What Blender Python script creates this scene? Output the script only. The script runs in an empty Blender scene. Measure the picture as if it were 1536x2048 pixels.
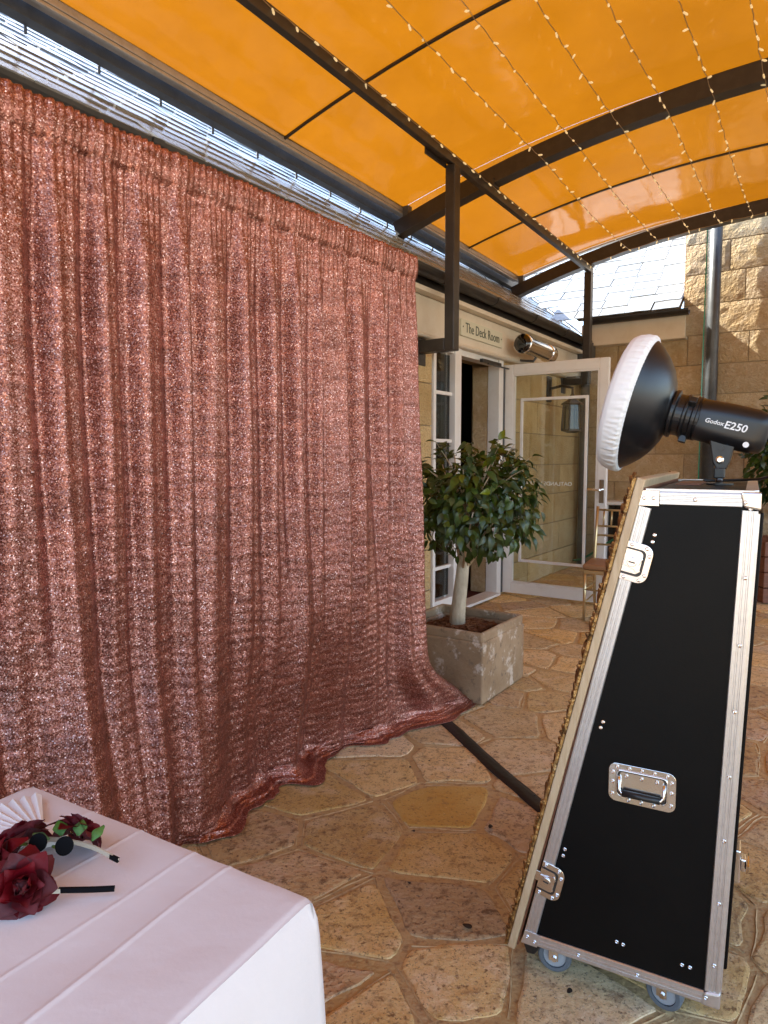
import bpy, bmesh, math, random
from mathutils import Vector, Matrix, noise
R = math.radians
random.seed(7)
sc = bpy.context.scene
col = sc.collection

# ------------------------------------------------------------------ camera, sky, sun, exposure
H_CAM = 1.36
cam_d = bpy.data.cameras.new('camera'); cam = bpy.data.objects.new('camera', cam_d); col.objects.link(cam)
cam.location = (0, 0, H_CAM); cam.rotation_euler = (R(90 - 4.58), 0, 0)
cam_d.sensor_fit = 'VERTICAL'; cam_d.sensor_height = 36.0; cam_d.lens = 36.0 * 1361 / 2048
cam_d.clip_start = 0.02; cam_d.clip_end = 500
sc.camera = cam
YAW = R(34)                                     # the terrace runs 34 degrees to the right of the view
D = Vector((math.sin(YAW), math.cos(YAW), 0)); T = Vector((math.cos(YAW), -math.sin(YAW), 0)); Z = Vector((0, 0, 1))
sun_dir = (Z * 1.0 - T * 1.22 - D * 0.16).normalized()
SUN_EL = math.asin(sun_dir.z); SUN_AZ = math.atan2(sun_dir.x, sun_dir.y)
world = bpy.data.worlds.new('World'); sc.world = world; world.use_nodes = True
wn = world.node_tree; sky = wn.nodes.new('ShaderNodeTexSky'); sky.sky_type = 'NISHITA'; sky.sun_disc = False
sky.sun_elevation = SUN_EL; sky.sun_rotation = SUN_AZ; sky.air_density = 1.0; sky.dust_density = 1.5; sky.ozone_density = 1.0
bg = wn.nodes['Background']; bg.inputs['Strength'].default_value = 0.15
wn.links.new(sky.outputs[0], bg.inputs['Color'])
sun_d = bpy.data.lights.new('sun', 'SUN'); sun_d.energy = 4.5; sun_d.angle = R(0.53); sun_d.color = (1.0, 0.95, 0.87)
sun = bpy.data.objects.new('sun', sun_d); col.objects.link(sun); sun.location = (0, 0, 12)
sun.rotation_euler = (-sun_dir).to_track_quat('-Z', 'Y').to_euler()
vs = sc.view_settings; vs.view_transform = 'Standard'; vs.look = 'None'; vs.gamma = 1.0; vs.use_curve_mapping = False
vs.exposure = 2.45
sc.render.engine = 'CYCLES'; cy = sc.cycles
cy.max_bounces = 10; cy.diffuse_bounces = 5; cy.glossy_bounces = 4; cy.transmission_bounces = 6; cy.transparent_max_bounces = 10
cy.use_denoising = True; cy.sample_clamp_indirect = 6.0; cy.caustics_reflective = False; cy.caustics_refractive = False

# ------------------------------------------------------------------ helpers
def HP(s, t, z): return D * s + T * t + Z * z
HM = Matrix(((D.x, T.x, 0, 0), (D.y, T.y, 0, 0), (0, 0, 1, 0), (0, 0, 0, 1)))   # (s, t, z) -> world; mirrored, so boxes fix normals

class MB:
    def __init__(s): s.v = []; s.f = []
    def add(s, vs_, fs_):
        o = len(s.v); s.v += [Vector(p) for p in vs_]; s.f += [tuple(i + o for i in f) for f in fs_]; return s
    def box(s, lo, hi, M=None):
        x0, y0, z0 = lo; x1, y1, z1 = hi
        p = [Vector(q) for q in ((x0,y0,z0),(x1,y0,z0),(x1,y1,z0),(x0,y1,z0),(x0,y0,z1),(x1,y0,z1),(x1,y1,z1),(x0,y1,z1))]
        if M is not None: p = [M @ q for q in p]
        return s.add(p, ((0,3,2,1),(4,5,6,7),(0,1,5,4),(1,2,6,5),(2,3,7,6),(3,0,4,7)))
    def prism(s, poly, M, z0, z1):
        n = len(poly); p = [M @ Vector((a, b, z0)) for a, b in poly] + [M @ Vector((a, b, z1)) for a, b in poly]
        return s.add(p, [tuple(range(n - 1, -1, -1)), tuple(range(n, 2 * n))] + [(i, (i+1) % n, n + (i+1) % n, n + i) for i in range(n)])
    def tube(s, path, r, n=8, caps=True):
        path = [Vector(p) for p in path]; rs = r if isinstance(r, (list, tuple)) else [r] * len(path)
        o = len(s.v); up = None
        for i, p in enumerate(path):
            d = (path[min(i+1, len(path)-1)] - path[max(i-1, 0)]).normalized()
            if up is None: up = d.orthogonal().normalized()
            up = (up - d * up.dot(d)); up = up.normalized() if up.length > 1e-6 else d.orthogonal().normalized()
            b = d.cross(up)
            for k in range(n):
                a = 2 * math.pi * k / n; s.v.append(p + (up * math.cos(a) + b * math.sin(a)) * rs[i])
        m = len(path)
        for i in range(m - 1):
            for k in range(n):
                s.f.append((o + i*n + k, o + i*n + (k+1) % n, o + (i+1)*n + (k+1) % n, o + (i+1)*n + k))
        if caps:
            s.f.append(tuple(o + k for k in range(n - 1, -1, -1))); s.f.append(tuple(o + (m-1)*n + k for k in range(n)))
        return s
    def lathe(s, prof, M, n=24, sy=1.0, cap=True):          # profile of (radius, z) about local z
        o = len(s.v); m = len(prof)
        for r, z in prof:
            for k in range(n):
                a = 2 * math.pi * k / n; s.v.append(M @ Vector((r * math.cos(a), r * math.sin(a) * sy, z)))
        for i in range(m - 1):
            for k in range(n):
                s.f.append((o + i*n + k, o + i*n + (k+1) % n, o + (i+1)*n + (k+1) % n, o + (i+1)*n + k))
        if cap and prof[0][0] > 1e-5: s.f.append(tuple(o + k for k in range(n - 1, -1, -1)))
        if cap and prof[-1][0] > 1e-5: s.f.append(tuple(o + (m-1)*n + k for k in range(n)))
        return s
    def grid(s, nu, nv, fn):
        o = len(s.v)
        for i in range(nu + 1):
            for j in range(nv + 1): s.v.append(Vector(fn(i / nu, j / nv)))
        for i in range(nu):
            for j in range(nv):
                a = o + i * (nv + 1) + j; s.f.append((a, a + nv + 1, a + nv + 2, a + 1))
        return s
    def mesh(s, name, smooth=False, shift=None, flat_angle=None, fix=True):
        me = bpy.data.meshes.new(name)
        vv = [p - shift for p in s.v] if shift is not None else s.v
        me.from_pydata([tuple(p) for p in vv], [], s.f)
        if fix:
            b = bmesh.new(); b.from_mesh(me); bmesh.ops.recalc_face_normals(b, faces=b.faces); b.to_mesh(me); b.free()
        if smooth:
            for p in me.polygons: p.use_smooth = True
        me.update(); return me

def base_of(o):
    b = Vector((0, 0, 0))
    while o is not None: b = b + o.location; o = o.parent
    return b
def thing(name, loc, label, cat, group=None):
    o = bpy.data.objects.new(name, None); col.objects.link(o); o.location = loc; o.empty_display_size = 0.1
    o['label'] = label; o['category'] = cat
    if group: o['group'] = group
    return o
def part(name, mb, mat, parent=None, smooth=False, bevel=0, seg=2, kind=None, label=None, angle=None, fix=True):
    sh = base_of(parent) if parent is not None else None
    me = mb.mesh(name, smooth, sh, fix=fix)
    o = bpy.data.objects.new(name, me); col.objects.link(o); me.materials.append(mat)
    if parent is not None: o.parent = parent
    if bevel:
        m = o.modifiers.new('bevel', 'BEVEL'); m.width = bevel; m.segments = seg; m.limit_method = 'ANGLE'; m.angle_limit = R(40); m.harden_normals = False
    if kind: o['kind'] = kind
    if label: o['label'] = label
    return o
def tag(o, label, cat, group=None):
    o['label'] = label; o['category'] = cat
    if group: o['group'] = group
    return o
def solo(name, mb, mat, loc, label, cat, group=None, **k):
    mb.v = [p - Vector(loc) for p in mb.v]
    o = part(name, mb, mat, None, **k); o.location = loc; return tag(o, label, cat, group)
def inst(name, me, parent, M):                    # shared mesh under a thing, world matrix M
    o = bpy.data.objects.new(name, me); col.objects.link(o); o.parent = parent
    o.matrix_basis = Matrix.Translation(-base_of(parent)) @ M
    return o
def frame(o, x, y, z):
    return Matrix(((x[0], y[0], z[0], o[0]), (x[1], y[1], z[1], o[1]), (x[2], y[2], z[2], o[2]), (0, 0, 0, 1)))
def rnd(a, b): return random.uniform(a, b)
def nz(x, y=0, z=0): return noise.noise(Vector((x, y, z)))
def smooth01(x): x = max(0, min(1, x)); return x * x * (3 - 2 * x)

# ------------------------------------------------------------------ materials
def M(name, c, rough=.5, metal=0.0, var=(), bump=(), objvar=0.0, spec=.5, coat=0.0, rvar=0.0, stretch=None, sheen=0.0):
    m = bpy.data.materials.new(name); m.use_nodes = True; nt = m.node_tree; N = nt.nodes; L = nt.links
    p = N['Principled BSDF']; p.inputs['Roughness'].default_value = rough; p.inputs['Metallic'].default_value = metal
    p.inputs['Specular IOR Level'].default_value = spec; p.inputs['Coat Weight'].default_value = coat
    p.inputs['Sheen Weight'].default_value = sheen
    p.inputs['Base Color'].default_value = (*c, 1)
    g = N.new('ShaderNodeNewGeometry'); vec = g.outputs['Position']
    if stretch:
        mp = N.new('ShaderNodeMapping'); mp.inputs['Scale'].default_value = stretch; L.new(vec, mp.inputs[0]); vec = mp.outputs[0]
    if objvar:
        oi0 = N.new('ShaderNodeObjectInfo'); ml = N.new('ShaderNodeMath'); ml.operation = 'MULTIPLY'; ml.inputs[1].default_value = 53.0; L.new(oi0.outputs['Random'], ml.inputs[0])
        va = N.new('ShaderNodeVectorMath'); va.operation = 'ADD'; L.new(vec, va.inputs[0]); L.new(ml.outputs[0], va.inputs[1]); vec = va.outputs[0]
    cur = None
    for (sc_, c2, lo, hi) in var:
        t = N.new('ShaderNodeTexNoise'); t.inputs['Scale'].default_value = sc_; t.inputs['Detail'].default_value = 6; t.inputs['Roughness'].default_value = .65
        L.new(vec, t.inputs['Vector'])
        r = N.new('ShaderNodeMapRange'); r.inputs['From Min'].default_value = lo; r.inputs['From Max'].default_value = hi; L.new(t.outputs['Fac'], r.inputs['Value'])
        x = N.new('ShaderNodeMix'); x.data_type = 'RGBA'; L.new(r.outputs['Result'], x.inputs['Factor'])
        if cur is None: x.inputs['A'].default_value = (*c, 1)
        else: L.new(cur, x.inputs['A'])
        x.inputs['B'].default_value = (*c2, 1); cur = x.outputs['Result']
    if objvar:
        oi = N.new('ShaderNodeObjectInfo'); h = N.new('ShaderNodeHueSaturation')
        if cur is None: h.inputs['Color'].default_value = (*c, 1)
        else: L.new(cur, h.inputs['Color'])
        r = N.new('ShaderNodeMapRange'); r.inputs['To Min'].default_value = 1 - objvar; r.inputs['To Max'].default_value = 1 + objvar
        L.new(oi.outputs['Random'], r.inputs['Value']); L.new(r.outputs['Result'], h.inputs['Value'])
        w = N.new('ShaderNodeTexWhiteNoise'); w.noise_dimensions = '1D'; L.new(oi.outputs['Random'], w.inputs['W'])
        r2 = N.new('ShaderNodeMapRange'); r2.inputs['To Min'].default_value = 1 - objvar * .8; r2.inputs['To Max'].default_value = 1 + objvar * .5
        L.new(w.outputs['Value'], r2.inputs['Value']); L.new(r2.outputs['Result'], h.inputs['Saturation'])
        cur = h.outputs['Color']
    if cur is not None: L.new(cur, p.inputs['Base Color'])
    if rvar:
        t = N.new('ShaderNodeTexNoise'); t.inputs['Scale'].default_value = 9; t.inputs['Detail'].default_value = 5; L.new(vec, t.inputs['Vector'])
        r = N.new('ShaderNodeMapRange'); r.inputs['To Min'].default_value = max(0.02, rough - rvar); r.inputs['To Max'].default_value = min(1, rough + rvar)
        L.new(t.outputs['Fac'], r.inputs['Value']); L.new(r.outputs['Result'], p.inputs['Roughness'])
    prev = None
    for (kind, sc_, st, dist) in bump:
        if kind == 'v':
            t = N.new('ShaderNodeTexVoronoi'); out = t.outputs['Distance']
        else:
            t = N.new('ShaderNodeTexNoise'); t.inputs['Detail'].default_value = 5; out = t.outputs['Fac']
        t.inputs['Scale'].default_value = sc_; L.new(vec, t.inputs['Vector'])
        b = N.new('ShaderNodeBump'); b.inputs['Strength'].default_value = st; b.inputs['Distance'].default_value = dist; L.new(out, b.inputs['Height'])
        if prev is not None: L.new(prev, b.inputs['Normal'])
        prev = b.outputs['Normal']
    if prev is not None: L.new(prev, p.inputs['Normal'])
    return m

def schlick(N, L, f0=.045):
    w = N.new('ShaderNodeLayerWeight'); w.inputs['Blend'].default_value = .5
    p = N.new('ShaderNodeMath'); p.operation = 'POWER'; p.inputs[1].default_value = 5; L.new(w.outputs['Facing'], p.inputs[0])
    q = N.new('ShaderNodeMath'); q.operation = 'MULTIPLY_ADD'; q.inputs[1].default_value = 1 - f0; q.inputs[2].default_value = f0; L.new(p.outputs[0], q.inputs[0])
    return q.outputs[0]
def mat_glass(name, tint=(.92, .95, .93), refl=1.0, rough=0.0):
    m = bpy.data.materials.new(name); m.use_nodes = True; nt = m.node_tree; N = nt.nodes; L = nt.links
    for n in list(N):
        if n.type == 'BSDF_PRINCIPLED': N.remove(n)
    tr = N.new('ShaderNodeBsdfTransparent'); tr.inputs[0].default_value = (*tint, 1)
    gl = N.new('ShaderNodeBsdfGlossy'); gl.inputs['Roughness'].default_value = rough; gl.inputs[0].default_value = (refl, refl, refl, 1)
    fr = schlick(N, L)
    mx = N.new('ShaderNodeMixShader'); L.new(fr, mx.inputs[0]); L.new(tr.outputs[0], mx.inputs[1]); L.new(gl.outputs[0], mx.inputs[2])
    L.new(mx.outputs[0], N['Material Output'].inputs[0]); return m

def mat_canopy():
    m = bpy.data.materials.new('orange_sheet'); m.use_nodes = True; nt = m.node_tree; N = nt.nodes; L = nt.links
    N.remove(N['Principled BSDF'])
    g = N.new('ShaderNodeNewGeometry')
    t = N.new('ShaderNodeTexNoise'); t.inputs['Scale'].default_value = 1.6; t.inputs['Detail'].default_value = 9; t.inputs['Roughness'].default_value = .7; L.new(g.outputs['Position'], t.inputs['Vector'])
    x = N.new('ShaderNodeMix'); x.data_type = 'RGBA'; L.new(t.outputs['Fac'], x.inputs['Factor'])
    x.inputs['A'].default_value = (.090, .0295, .0007, 1); x.inputs['B'].default_value = (.160, .057, .002, 1)
    sp = N.new('ShaderNodeTexNoise'); sp.inputs['Scale'].default_value = 60; sp.inputs['Detail'].default_value = 3; L.new(g.outputs['Position'], sp.inputs['Vector'])
    sr = N.new('ShaderNodeMapRange'); sr.inputs['From Min'].default_value = .68; sr.inputs['From Max'].default_value = .74; sr.inputs['To Max'].default_value = .35; L.new(sp.outputs['Fac'], sr.inputs['Value'])
    x2 = N.new('ShaderNodeMix'); x2.data_type = 'RGBA'; L.new(sr.outputs['Result'], x2.inputs['Factor']); L.new(x.outputs['Result'], x2.inputs['A']); x2.inputs['B'].default_value = (.06, .018, .002, 1)
    tl = N.new('ShaderNodeBsdfTranslucent'); L.new(x2.outputs['Result'], tl.inputs[0])
    df = N.new('ShaderNodeBsdfDiffuse'); df.inputs[0].default_value = (.42, .19, .04, 1)
    m1 = N.new('ShaderNodeMixShader'); m1.inputs[0].default_value = .22; L.new(tl.outputs[0], m1.inputs[1]); L.new(df.outputs[0], m1.inputs[2])
    gl = N.new('ShaderNodeBsdfGlossy'); gl.inputs['Roughness'].default_value = .10
    bt = N.new('ShaderNodeTexNoise'); bt.inputs['Scale'].default_value = 2.2; bt.inputs['Detail'].default_value = 2; L.new(g.outputs['Position'], bt.inputs['Vector'])
    bp = N.new('ShaderNodeBump'); bp.inputs['Strength'].default_value = .25; bp.inputs['Distance'].default_value = .05; L.new(bt.outputs['Fac'], bp.inputs['Height']); L.new(bp.outputs[0], gl.inputs['Normal'])
    fr = schlick(N, L, .10)
    m2 = N.new('ShaderNodeMixShader'); L.new(fr, m2.inputs[0]); L.new(m1.outputs[0], m2.inputs[1]); L.new(gl.outputs[0], m2.inputs[2])
    L.new(m2.outputs[0], N['Material Output'].inputs[0]); return m

def mat_sequin():
    m = bpy.data.materials.new('rose_gold_sequins'); m.use_nodes = True; nt = m.node_tree; N = nt.nodes; L = nt.links
    p = N['Principled BSDF']; p.inputs['Metallic'].default_value = .8; p.inputs['Roughness'].default_value = .38
    g = N.new('ShaderNodeNewGeometry')
    v = N.new('ShaderNodeTexVoronoi'); v.inputs['Scale'].default_value = 300; L.new(g.outputs['Position'], v.inputs['Vector'])
    s = N.new('ShaderNodeVectorMath'); s.operation = 'SUBTRACT'; s.inputs[1].default_value = (.5, .5, .5); L.new(v.outputs['Color'], s.inputs[0])
    k = N.new('ShaderNodeVectorMath'); k.operation = 'SCALE'; k.inputs['Scale'].default_value = .52; L.new(s.outputs[0], k.inputs[0])
    a = N.new('ShaderNodeVectorMath'); a.operation = 'ADD'; L.new(g.outputs['Normal'], a.inputs[0]); L.new(k.outputs[0], a.inputs[1])
    n = N.new('ShaderNodeVectorMath'); n.operation = 'NORMALIZE'; L.new(a.outputs[0], n.inputs[0]); L.new(n.outputs[0], p.inputs['Normal'])
    w = N.new('ShaderNodeTexWhiteNoise'); w.noise_dimensions = '3D'; L.new(v.outputs['Position'], w.inputs['Vector'])
    r = N.new('ShaderNodeValToRGB'); e = r.color_ramp.elements
    e[0].position = 0; e[0].color = (.21, .068, .047, 1); e[1].position = 1; e[1].color = (.86, .56, .49, 1)  # palest cells paint the sequins' sparkle into the base colour
    q = r.color_ramp.elements.new(.55); q.color = (.36, .138, .100, 1); q = r.color_ramp.elements.new(.88); q.color = (.50, .225, .175, 1)
    L.new(w.outputs['Value'], r.inputs[0])
    st = N.new('ShaderNodeTexNoise'); st.inputs['Scale'].default_value = 1.0; st.inputs['Detail'].default_value = 3
    mp = N.new('ShaderNodeMapping'); mp.inputs['Scale'].default_value = (6, 6, 38); L.new(g.outputs['Position'], mp.inputs[0]); L.new(mp.outputs[0], st.inputs['Vector'])
    hs = N.new('ShaderNodeHueSaturation'); mr = N.new('ShaderNodeMapRange'); mr.inputs['From Min'].default_value = .3; mr.inputs['From Max'].default_value = .7
    mr.inputs['To Min'].default_value = .72; mr.inputs['To Max'].default_value = 1.22; L.new(st.outputs['Fac'], mr.inputs['Value']); L.new(mr.outputs[0], hs.inputs['Value'])
    L.new(r.outputs[0], hs.inputs['Color']); L.new(hs.outputs[0], p.inputs['Base Color'])
    return m

def mat_leaf(name, c1, c2, rough=.32):
    m = M(name, c1, rough, objvar=.35, var=((22, c2, .35, .7),), spec=.5)
    nt = m.node_tree; N = nt.nodes; L = nt.links; p = N['Principled BSDF']
    tl = N.new('ShaderNodeBsdfTranslucent'); tl.inputs[0].default_value = (c2[0] * 1.6, c2[1] * 1.5, c2[2], 1)
    mx = N.new('ShaderNodeMixShader'); mx.inputs[0].default_value = .22; L.new(p.outputs[0], mx.inputs[1]); L.new(tl.outputs[0], mx.inputs[2])
    L.new(mx.outputs[0], N['Material Output'].inputs[0]); return m

m_mortar = M('mortar', (.56, .38, .16), .9, var=((5, (.56, .39, .20), .4, .7), (40, (.28, .16, .07), .52, .7)), bump=(('n', 60, .6, .01),))
m_flag = M('flagstone_mat', (.76, .56, .275),   .72, objvar=.20, rvar=.15,
           var=((2.4, (.64, .42, .15), .42, .66), (8, (.80, .62, .38), .52, .70), (26, (.42, .27, .12), .52, .68), (55, (.24, .145, .065), .55, .66), (130, (.20, .12, .055), .57, .66), (190, (.85, .70, .50), .58, .72)),
           bump=(('n', 12, .6, .014), ('n', 60, .6, .004), ('n', 180, .6, .002)))
m_flag_y = M('yellow_flagstone', (.62, .42, .14), .7, objvar=.05, var=((3, (.56, .33, .08), .4, .65), (24, (.36, .22, .08), .56, .70), (80, (.22, .13, .05), .58, .68), (190, (.78, .62, .38), .60, .72)), bump=(('n', 12, .6, .012), ('n', 60, .7, .005)))
m_flag_b = M('brown_flagstone', (.56, .38, .18), .7, objvar=.12, var=((4, (.60, .42, .26), .45, .62), (24, (.22, .13, .06), .52, .66), (80, (.14, .08, .04), .55, .66), (190, (.70, .55, .38), .60, .72)), bump=(('n', 12, .7, .016), ('n', 60, .8, .006)))
m_point = M('pointing_mat', (.60, .43, .22), .85, var=((20, (.36, .22, .09), .45, .65),), bump=(('n', 80, .5, .004),))
m_ground = M('ground_mat', (.34, .25, .17), .9, var=((.8, (.42, .32, .23), .4, .7), (30, (.22, .16, .11), .5, .7)), bump=(('n', 20, .4, .01),))
m_sand = M('sandstone', (.49, .365, .215), .9, objvar=.12, var=((3.2, (.42, .285, .14), .4, .66), (14, (.55, .43, .29), .5, .72), (60, (.30, .20, .10), .56, .72)), bump=(('n', 38, .9, .018), ('n', 110, .8, .006)))
m_peck = M('pecked_sandstone', (.55, .40, .20), .9, objvar=.10, var=((4, (.46, .31, .13), .4, .66), (70, (.30, .19, .08), .60, .70)), bump=(('v', 55, .8, .012), ('n', 95, .5, .006)))
m_core = M('wall_core', (.33, .24, .14), .95, bump=(('n', 50, .5, .006),))
m_cream = M('cream_paint', (.72, .66, .55), .45, var=((6, (.66, .59, .47), .45, .7),))
m_white = M('white_paint', (.78, .76, .73), .38, var=((8, (.72, .69, .65), .5, .75),), bump=(('n', 130, .1, .002),))
m_slate = M('slate_mat', (.25, .265, .27), .20, objvar=.2, var=((9, (.20, .215, .22), .45, .7), (40, (.31, .32, .32), .55, .7)), bump=(('n', 40, .18, .004),), spec=.6)
m_lead = M('lead_flashing', (.55, .57, .60), .5, var=((6, (.42, .44, .47), .4, .7),))
m_steel = M('charcoal_steel', (.030, .024, .020), .42, var=((12, (.045, .036, .030), .45, .7),), rvar=.1)
m_steelg = M('grey_steel', (.07, .075, .08), .4, var=((14, (.10, .105, .11), .5, .7), (5, (.05, .05, .055), .5, .7)), rvar=.12)
m_gutter = M('gutter_paint', (.022, .020, .019), .38, var=((9, (.04, .035, .03), .5, .7),))
m_alum = M('aluminium', (.70, .69, .68), .36, metal=.85, var=((70, (.62, .61, .60), .45, .7),), rvar=.05)
m_alumw = M('canopy_trim', (.50, .48, .45), .42, metal=.35, var=((10, (.40, .38, .35), .45, .7),))
m_blue = M('sky_tinted_lip', (.20, .33, .55), .4, var=((40, (.55, .62, .70), .62, .7),))  # blue with pale flecks, sky light painted into the lip's colour
m_chrome = M('chrome', (.80, .79, .77), .16, metal=1, rvar=.08)
m_black = M('black_laminate', (.004, .004, .004), .42, bump=(('n', 260, .12, .002),), rvar=.08, spec=.12, var=((3, (.006, .0055, .005), .4, .7),))
m_blackp = M('black_plastic', (.012, .012, .012), .38, spec=.5, rvar=.08)
m_blackm = M('black_enamel', (.008, .008, .009), .34, spec=.5, rvar=.04)
m_hub = M('grey_hub', (.36, .38, .40), .45)
m_rubber = M('grey_rubber', (.12, .14, .16), .5)
m_wood = M('pale_timber', (.56, .42, .26), .5, var=((7, (.46, .32, .18), .4, .65),), bump=(('n', 60, .3, .003),), stretch=(9, 9, 1))
m_gold = M('gold_frame', (.50, .29, .10), .36, metal=.75, var=((55, (.14, .065, .02), .46, .60), (20, (.75, .55, .28), .62, .7)), bump=(('n', 130, .9, .006),))
m_goldch = M('champagne_gold', (.62, .48, .27), .33, metal=.8, rvar=.06)
m_seat = M('tan_vinyl', (.30, .16, .08), .5, bump=(('n', 60, .2, .003),))
m_cloth = M('white_linen', (.80, .735, .71), .85, var=((1.6, (.76, .69, .665), .45, .7), (24, (.78, .715, .69), .5, .7)), bump=(('n', 300, .15, .001), ('n', 5, .35, .016), ('n', 17, .25, .006)), spec=.2, sheen=.1)
m_sock = M('white_stretch_fabric', (.84, .84, .84), .8, bump=(('n', 200, .2, .001),), spec=.2)
m_rose = M('rose_petal_mat', (.11, .0018, .005), .6, objvar=.28, var=((30, (.09, .002, .005), .45, .7),), sheen=.0, spec=.25)
m_rleaf = M('fabric_leaf', (.06, .15, .025), .6, objvar=.25, var=((60, (.10, .21, .05), .4, .7),))
m_felt = M('black_felt', (.006, .006, .007), .95, spec=.1)
m_bandm = M('band_plastic', (.55, .48, .36), .35)
m_fan = M('fan_paper', (.84, .79, .75), .75, objvar=.05)
m_concrete = M('weathered_concrete', (.42, .285, .165), .88, var=((3.0, (.30, .19, .10), .4, .65), (8, (.62, .50, .38), .55, .61), (22, (.20, .14, .09), .56, .68)), bump=(('n', 7, .5, .02), ('n', 60, .5, .005)))
m_bark = M('trunk_bark', (.64, .50, .34), .85, var=((14, (.42, .31, .20), .4, .7), (60, (.66, .54, .40), .6, .75)), bump=(('n', 30, .9, .012), ('n', 9, .5, .02)), stretch=(1, 1, .45))
m_mulch = M('bark_chip_mat', (.12, .045, .02), .9, objvar=.3, var=((30, (.24, .11, .05), .45, .7),))
m_leaf = mat_leaf('ficus_leaf_mat', (.028, .055, .012), (.075, .122, .022))
m_leaf2 = mat_leaf('shrub_leaf_mat', (.022, .045, .012), (.05, .09, .02))
m_leafy = mat_leaf('yellowing_leaf', (.14, .19, .02), (.20, .22, .03))
m_red = M('red_flower_mat', (.55, .02, .03), .5)
m_dead = M('dead_leaf_mat', (.02, .014, .010), .7)
m_tape = M('black_cable_cover', (.010, .009, .009), .45, bump=(('n', 50, .4, .004),), rvar=.1)
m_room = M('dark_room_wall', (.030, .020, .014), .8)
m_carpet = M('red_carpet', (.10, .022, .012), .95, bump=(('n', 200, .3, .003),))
m_signb = M('sign_board_mat', (.62, .62, .50), .45)
m_ink = M('dark_green_ink', (.03, .055, .035), .5)
m_glass = mat_glass('door_glass'); m_glassw = mat_glass('window_glass', (.42, .43, .42), .9); m_glassg = mat_glass('green_glass_edge', (.97, .985, .975))
m_greenedge = M('green_glass_rim', (.03, .30, .20), .15, spec=.7)
m_lens = M('dark_lens', (.006, .006, .007), .06, spec=.8)
m_timber = M('brown_timber', (.20, .075, .035), .55, var=((5, (.12, .04, .02), .4, .65),), stretch=(2, 2, 20))
m_bulb = M('clear_bulb', (.95, .90, .74), .15, spec=.7)
_n = m_bulb.node_tree.nodes; _n['Principled BSDF'].inputs['Emission Color'].default_value = (1, .80, .45, 1); _n['Principled BSDF'].inputs['Emission Strength'].default_value = .11; _t = _n.new('ShaderNodeBsdfTranslucent'); _t.inputs[0].default_value = (1, .95, .8, 1); _x = _n.new('ShaderNodeMixShader'); _x.inputs[0].default_value = .6
m_bulb.node_tree.links.new(_n['Principled BSDF'].outputs[0], _x.inputs[1]); m_bulb.node_tree.links.new(_t.outputs[0], _x.inputs[2]); m_bulb.node_tree.links.new(_x.outputs[0], _n['Material Output'].inputs[0])
m_wire = M('dull_wire', (.30, .22, .13), .5)
m_whitetext = M('white_print', (.82, .82, .82), .5)
m_frost = M('frosted_print', (.75, .78, .74), .6)
m_hose = M('green_hose', (.02, .16, .09), .4)
m_mirror = M('mirror_mat', (.9, .9, .9), .02, metal=1)
m_canopy = mat_canopy(); m_seq = mat_sequin()

# ------------------------------------------------------------------ the ground and its crazy paving
gp = MB().add([(-60, -60, -.004), (60, -60, -.004), (60, 60, -.004), (-60, 60, -.004)], [(0, 1, 2, 3)])
o = part('ground', gp, m_ground); o['kind'] = 'structure'
pat = [HP(-4, -2.79, 0), HP(8.5, -2.79, 0), HP(8.5, 4.5, 0), HP(-4, 4.5, 0)]
patio = part('patio', MB().add(pat, [(0, 3, 2, 1)]), m_mortar); patio['kind'] = 'structure'

SEEDS = [(-.29, 2.64, 0), (-.46, 2.36, 2), (-.15, 2.38, 0), (-.02, 2.86, 0), (.26, 2.55, 1), (.28, 2.93, 0), (.62, 2.98, 0), (.245, 2.215, 0), (.52, 2.45, 2),
         (-.115, 1.86, 0), (.19, 1.95, 2), (.20, 1.67, 0), (-.30, 2.10, 2), (-.155, 1.655, 2), (-.06, 1.55, 0), (.56, 1.36, 0), (-.42, 1.72, 0), (.52, 2.02, 0),
         (1.25, 6.15, 2), (1.70, 5.95, 0), (1.30, 5.55, 0), (1.08, 4.95, 0), (1.55, 5.45, 0), (1.05, 4.52, 0), (1.25, 4.42, 0), (.83, 3.98, 0), (.71, 3.80, 2), (1.05, 4.02, 0),
         (.90, 3.75, 0), (.62, 3.42, 0), (.98, 3.35, 0), (.30, 3.28, 0)]
def voronoi_cells(pts, bound):
    out = []
    for i, p in enumerate(pts):
        poly = list(bound)
        near = sorted((j for j in range(len(pts)) if j != i), key=lambda j: (pts[j][0]-p[0])**2 + (pts[j][1]-p[1])**2)[:22]
        for j in near:
            q = pts[j]; mx, my = (p[0]+q[0])/2, (p[1]+q[1])/2; nx, ny = q[0]-p[0], q[1]-p[1]
            new = []
            for a in range(len(poly)):
                A, B = poly[a], poly[(a+1) % len(poly)]
                da = (A[0]-mx)*nx + (A[1]-my)*ny; db = (B[0]-mx)*nx + (B[1]-my)*ny
                if da <= 0: new.append(A)
                if da * db < 0:
                    k = da / (da - db); new.append((A[0]+(B[0]-A[0])*k, A[1]+(B[1]-A[1])*k))
            poly = new
            if len(poly) < 3: break
        out.append(poly)
    return out
pts = [(x, y) for x, y, k in SEEDS]; kinds = [k for x, y, k in SEEDS]
rs = random.Random(3)
for tries in range(9000):
    s_, t_ = rs.uniform(-.6, 8.4), rs.uniform(-2.75, 2.6); q = HP(s_, t_, 0)
    if q.y < .2: continue
    md = rs.choice((.25, .34, .40, .46))
    if all((q.x-a)**2 + (q.y-b)**2 > md**2 for a, b in pts): pts.append((q.x, q.y)); kinds.append(rs.choice((0, 0, 0, 0, 2)))
bound = [HP(-.9, -2.79, 0), HP(-.9, 2.9, 0), HP(8.49, 2.9, 0), HP(8.49, -2.79, 0)]
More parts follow.
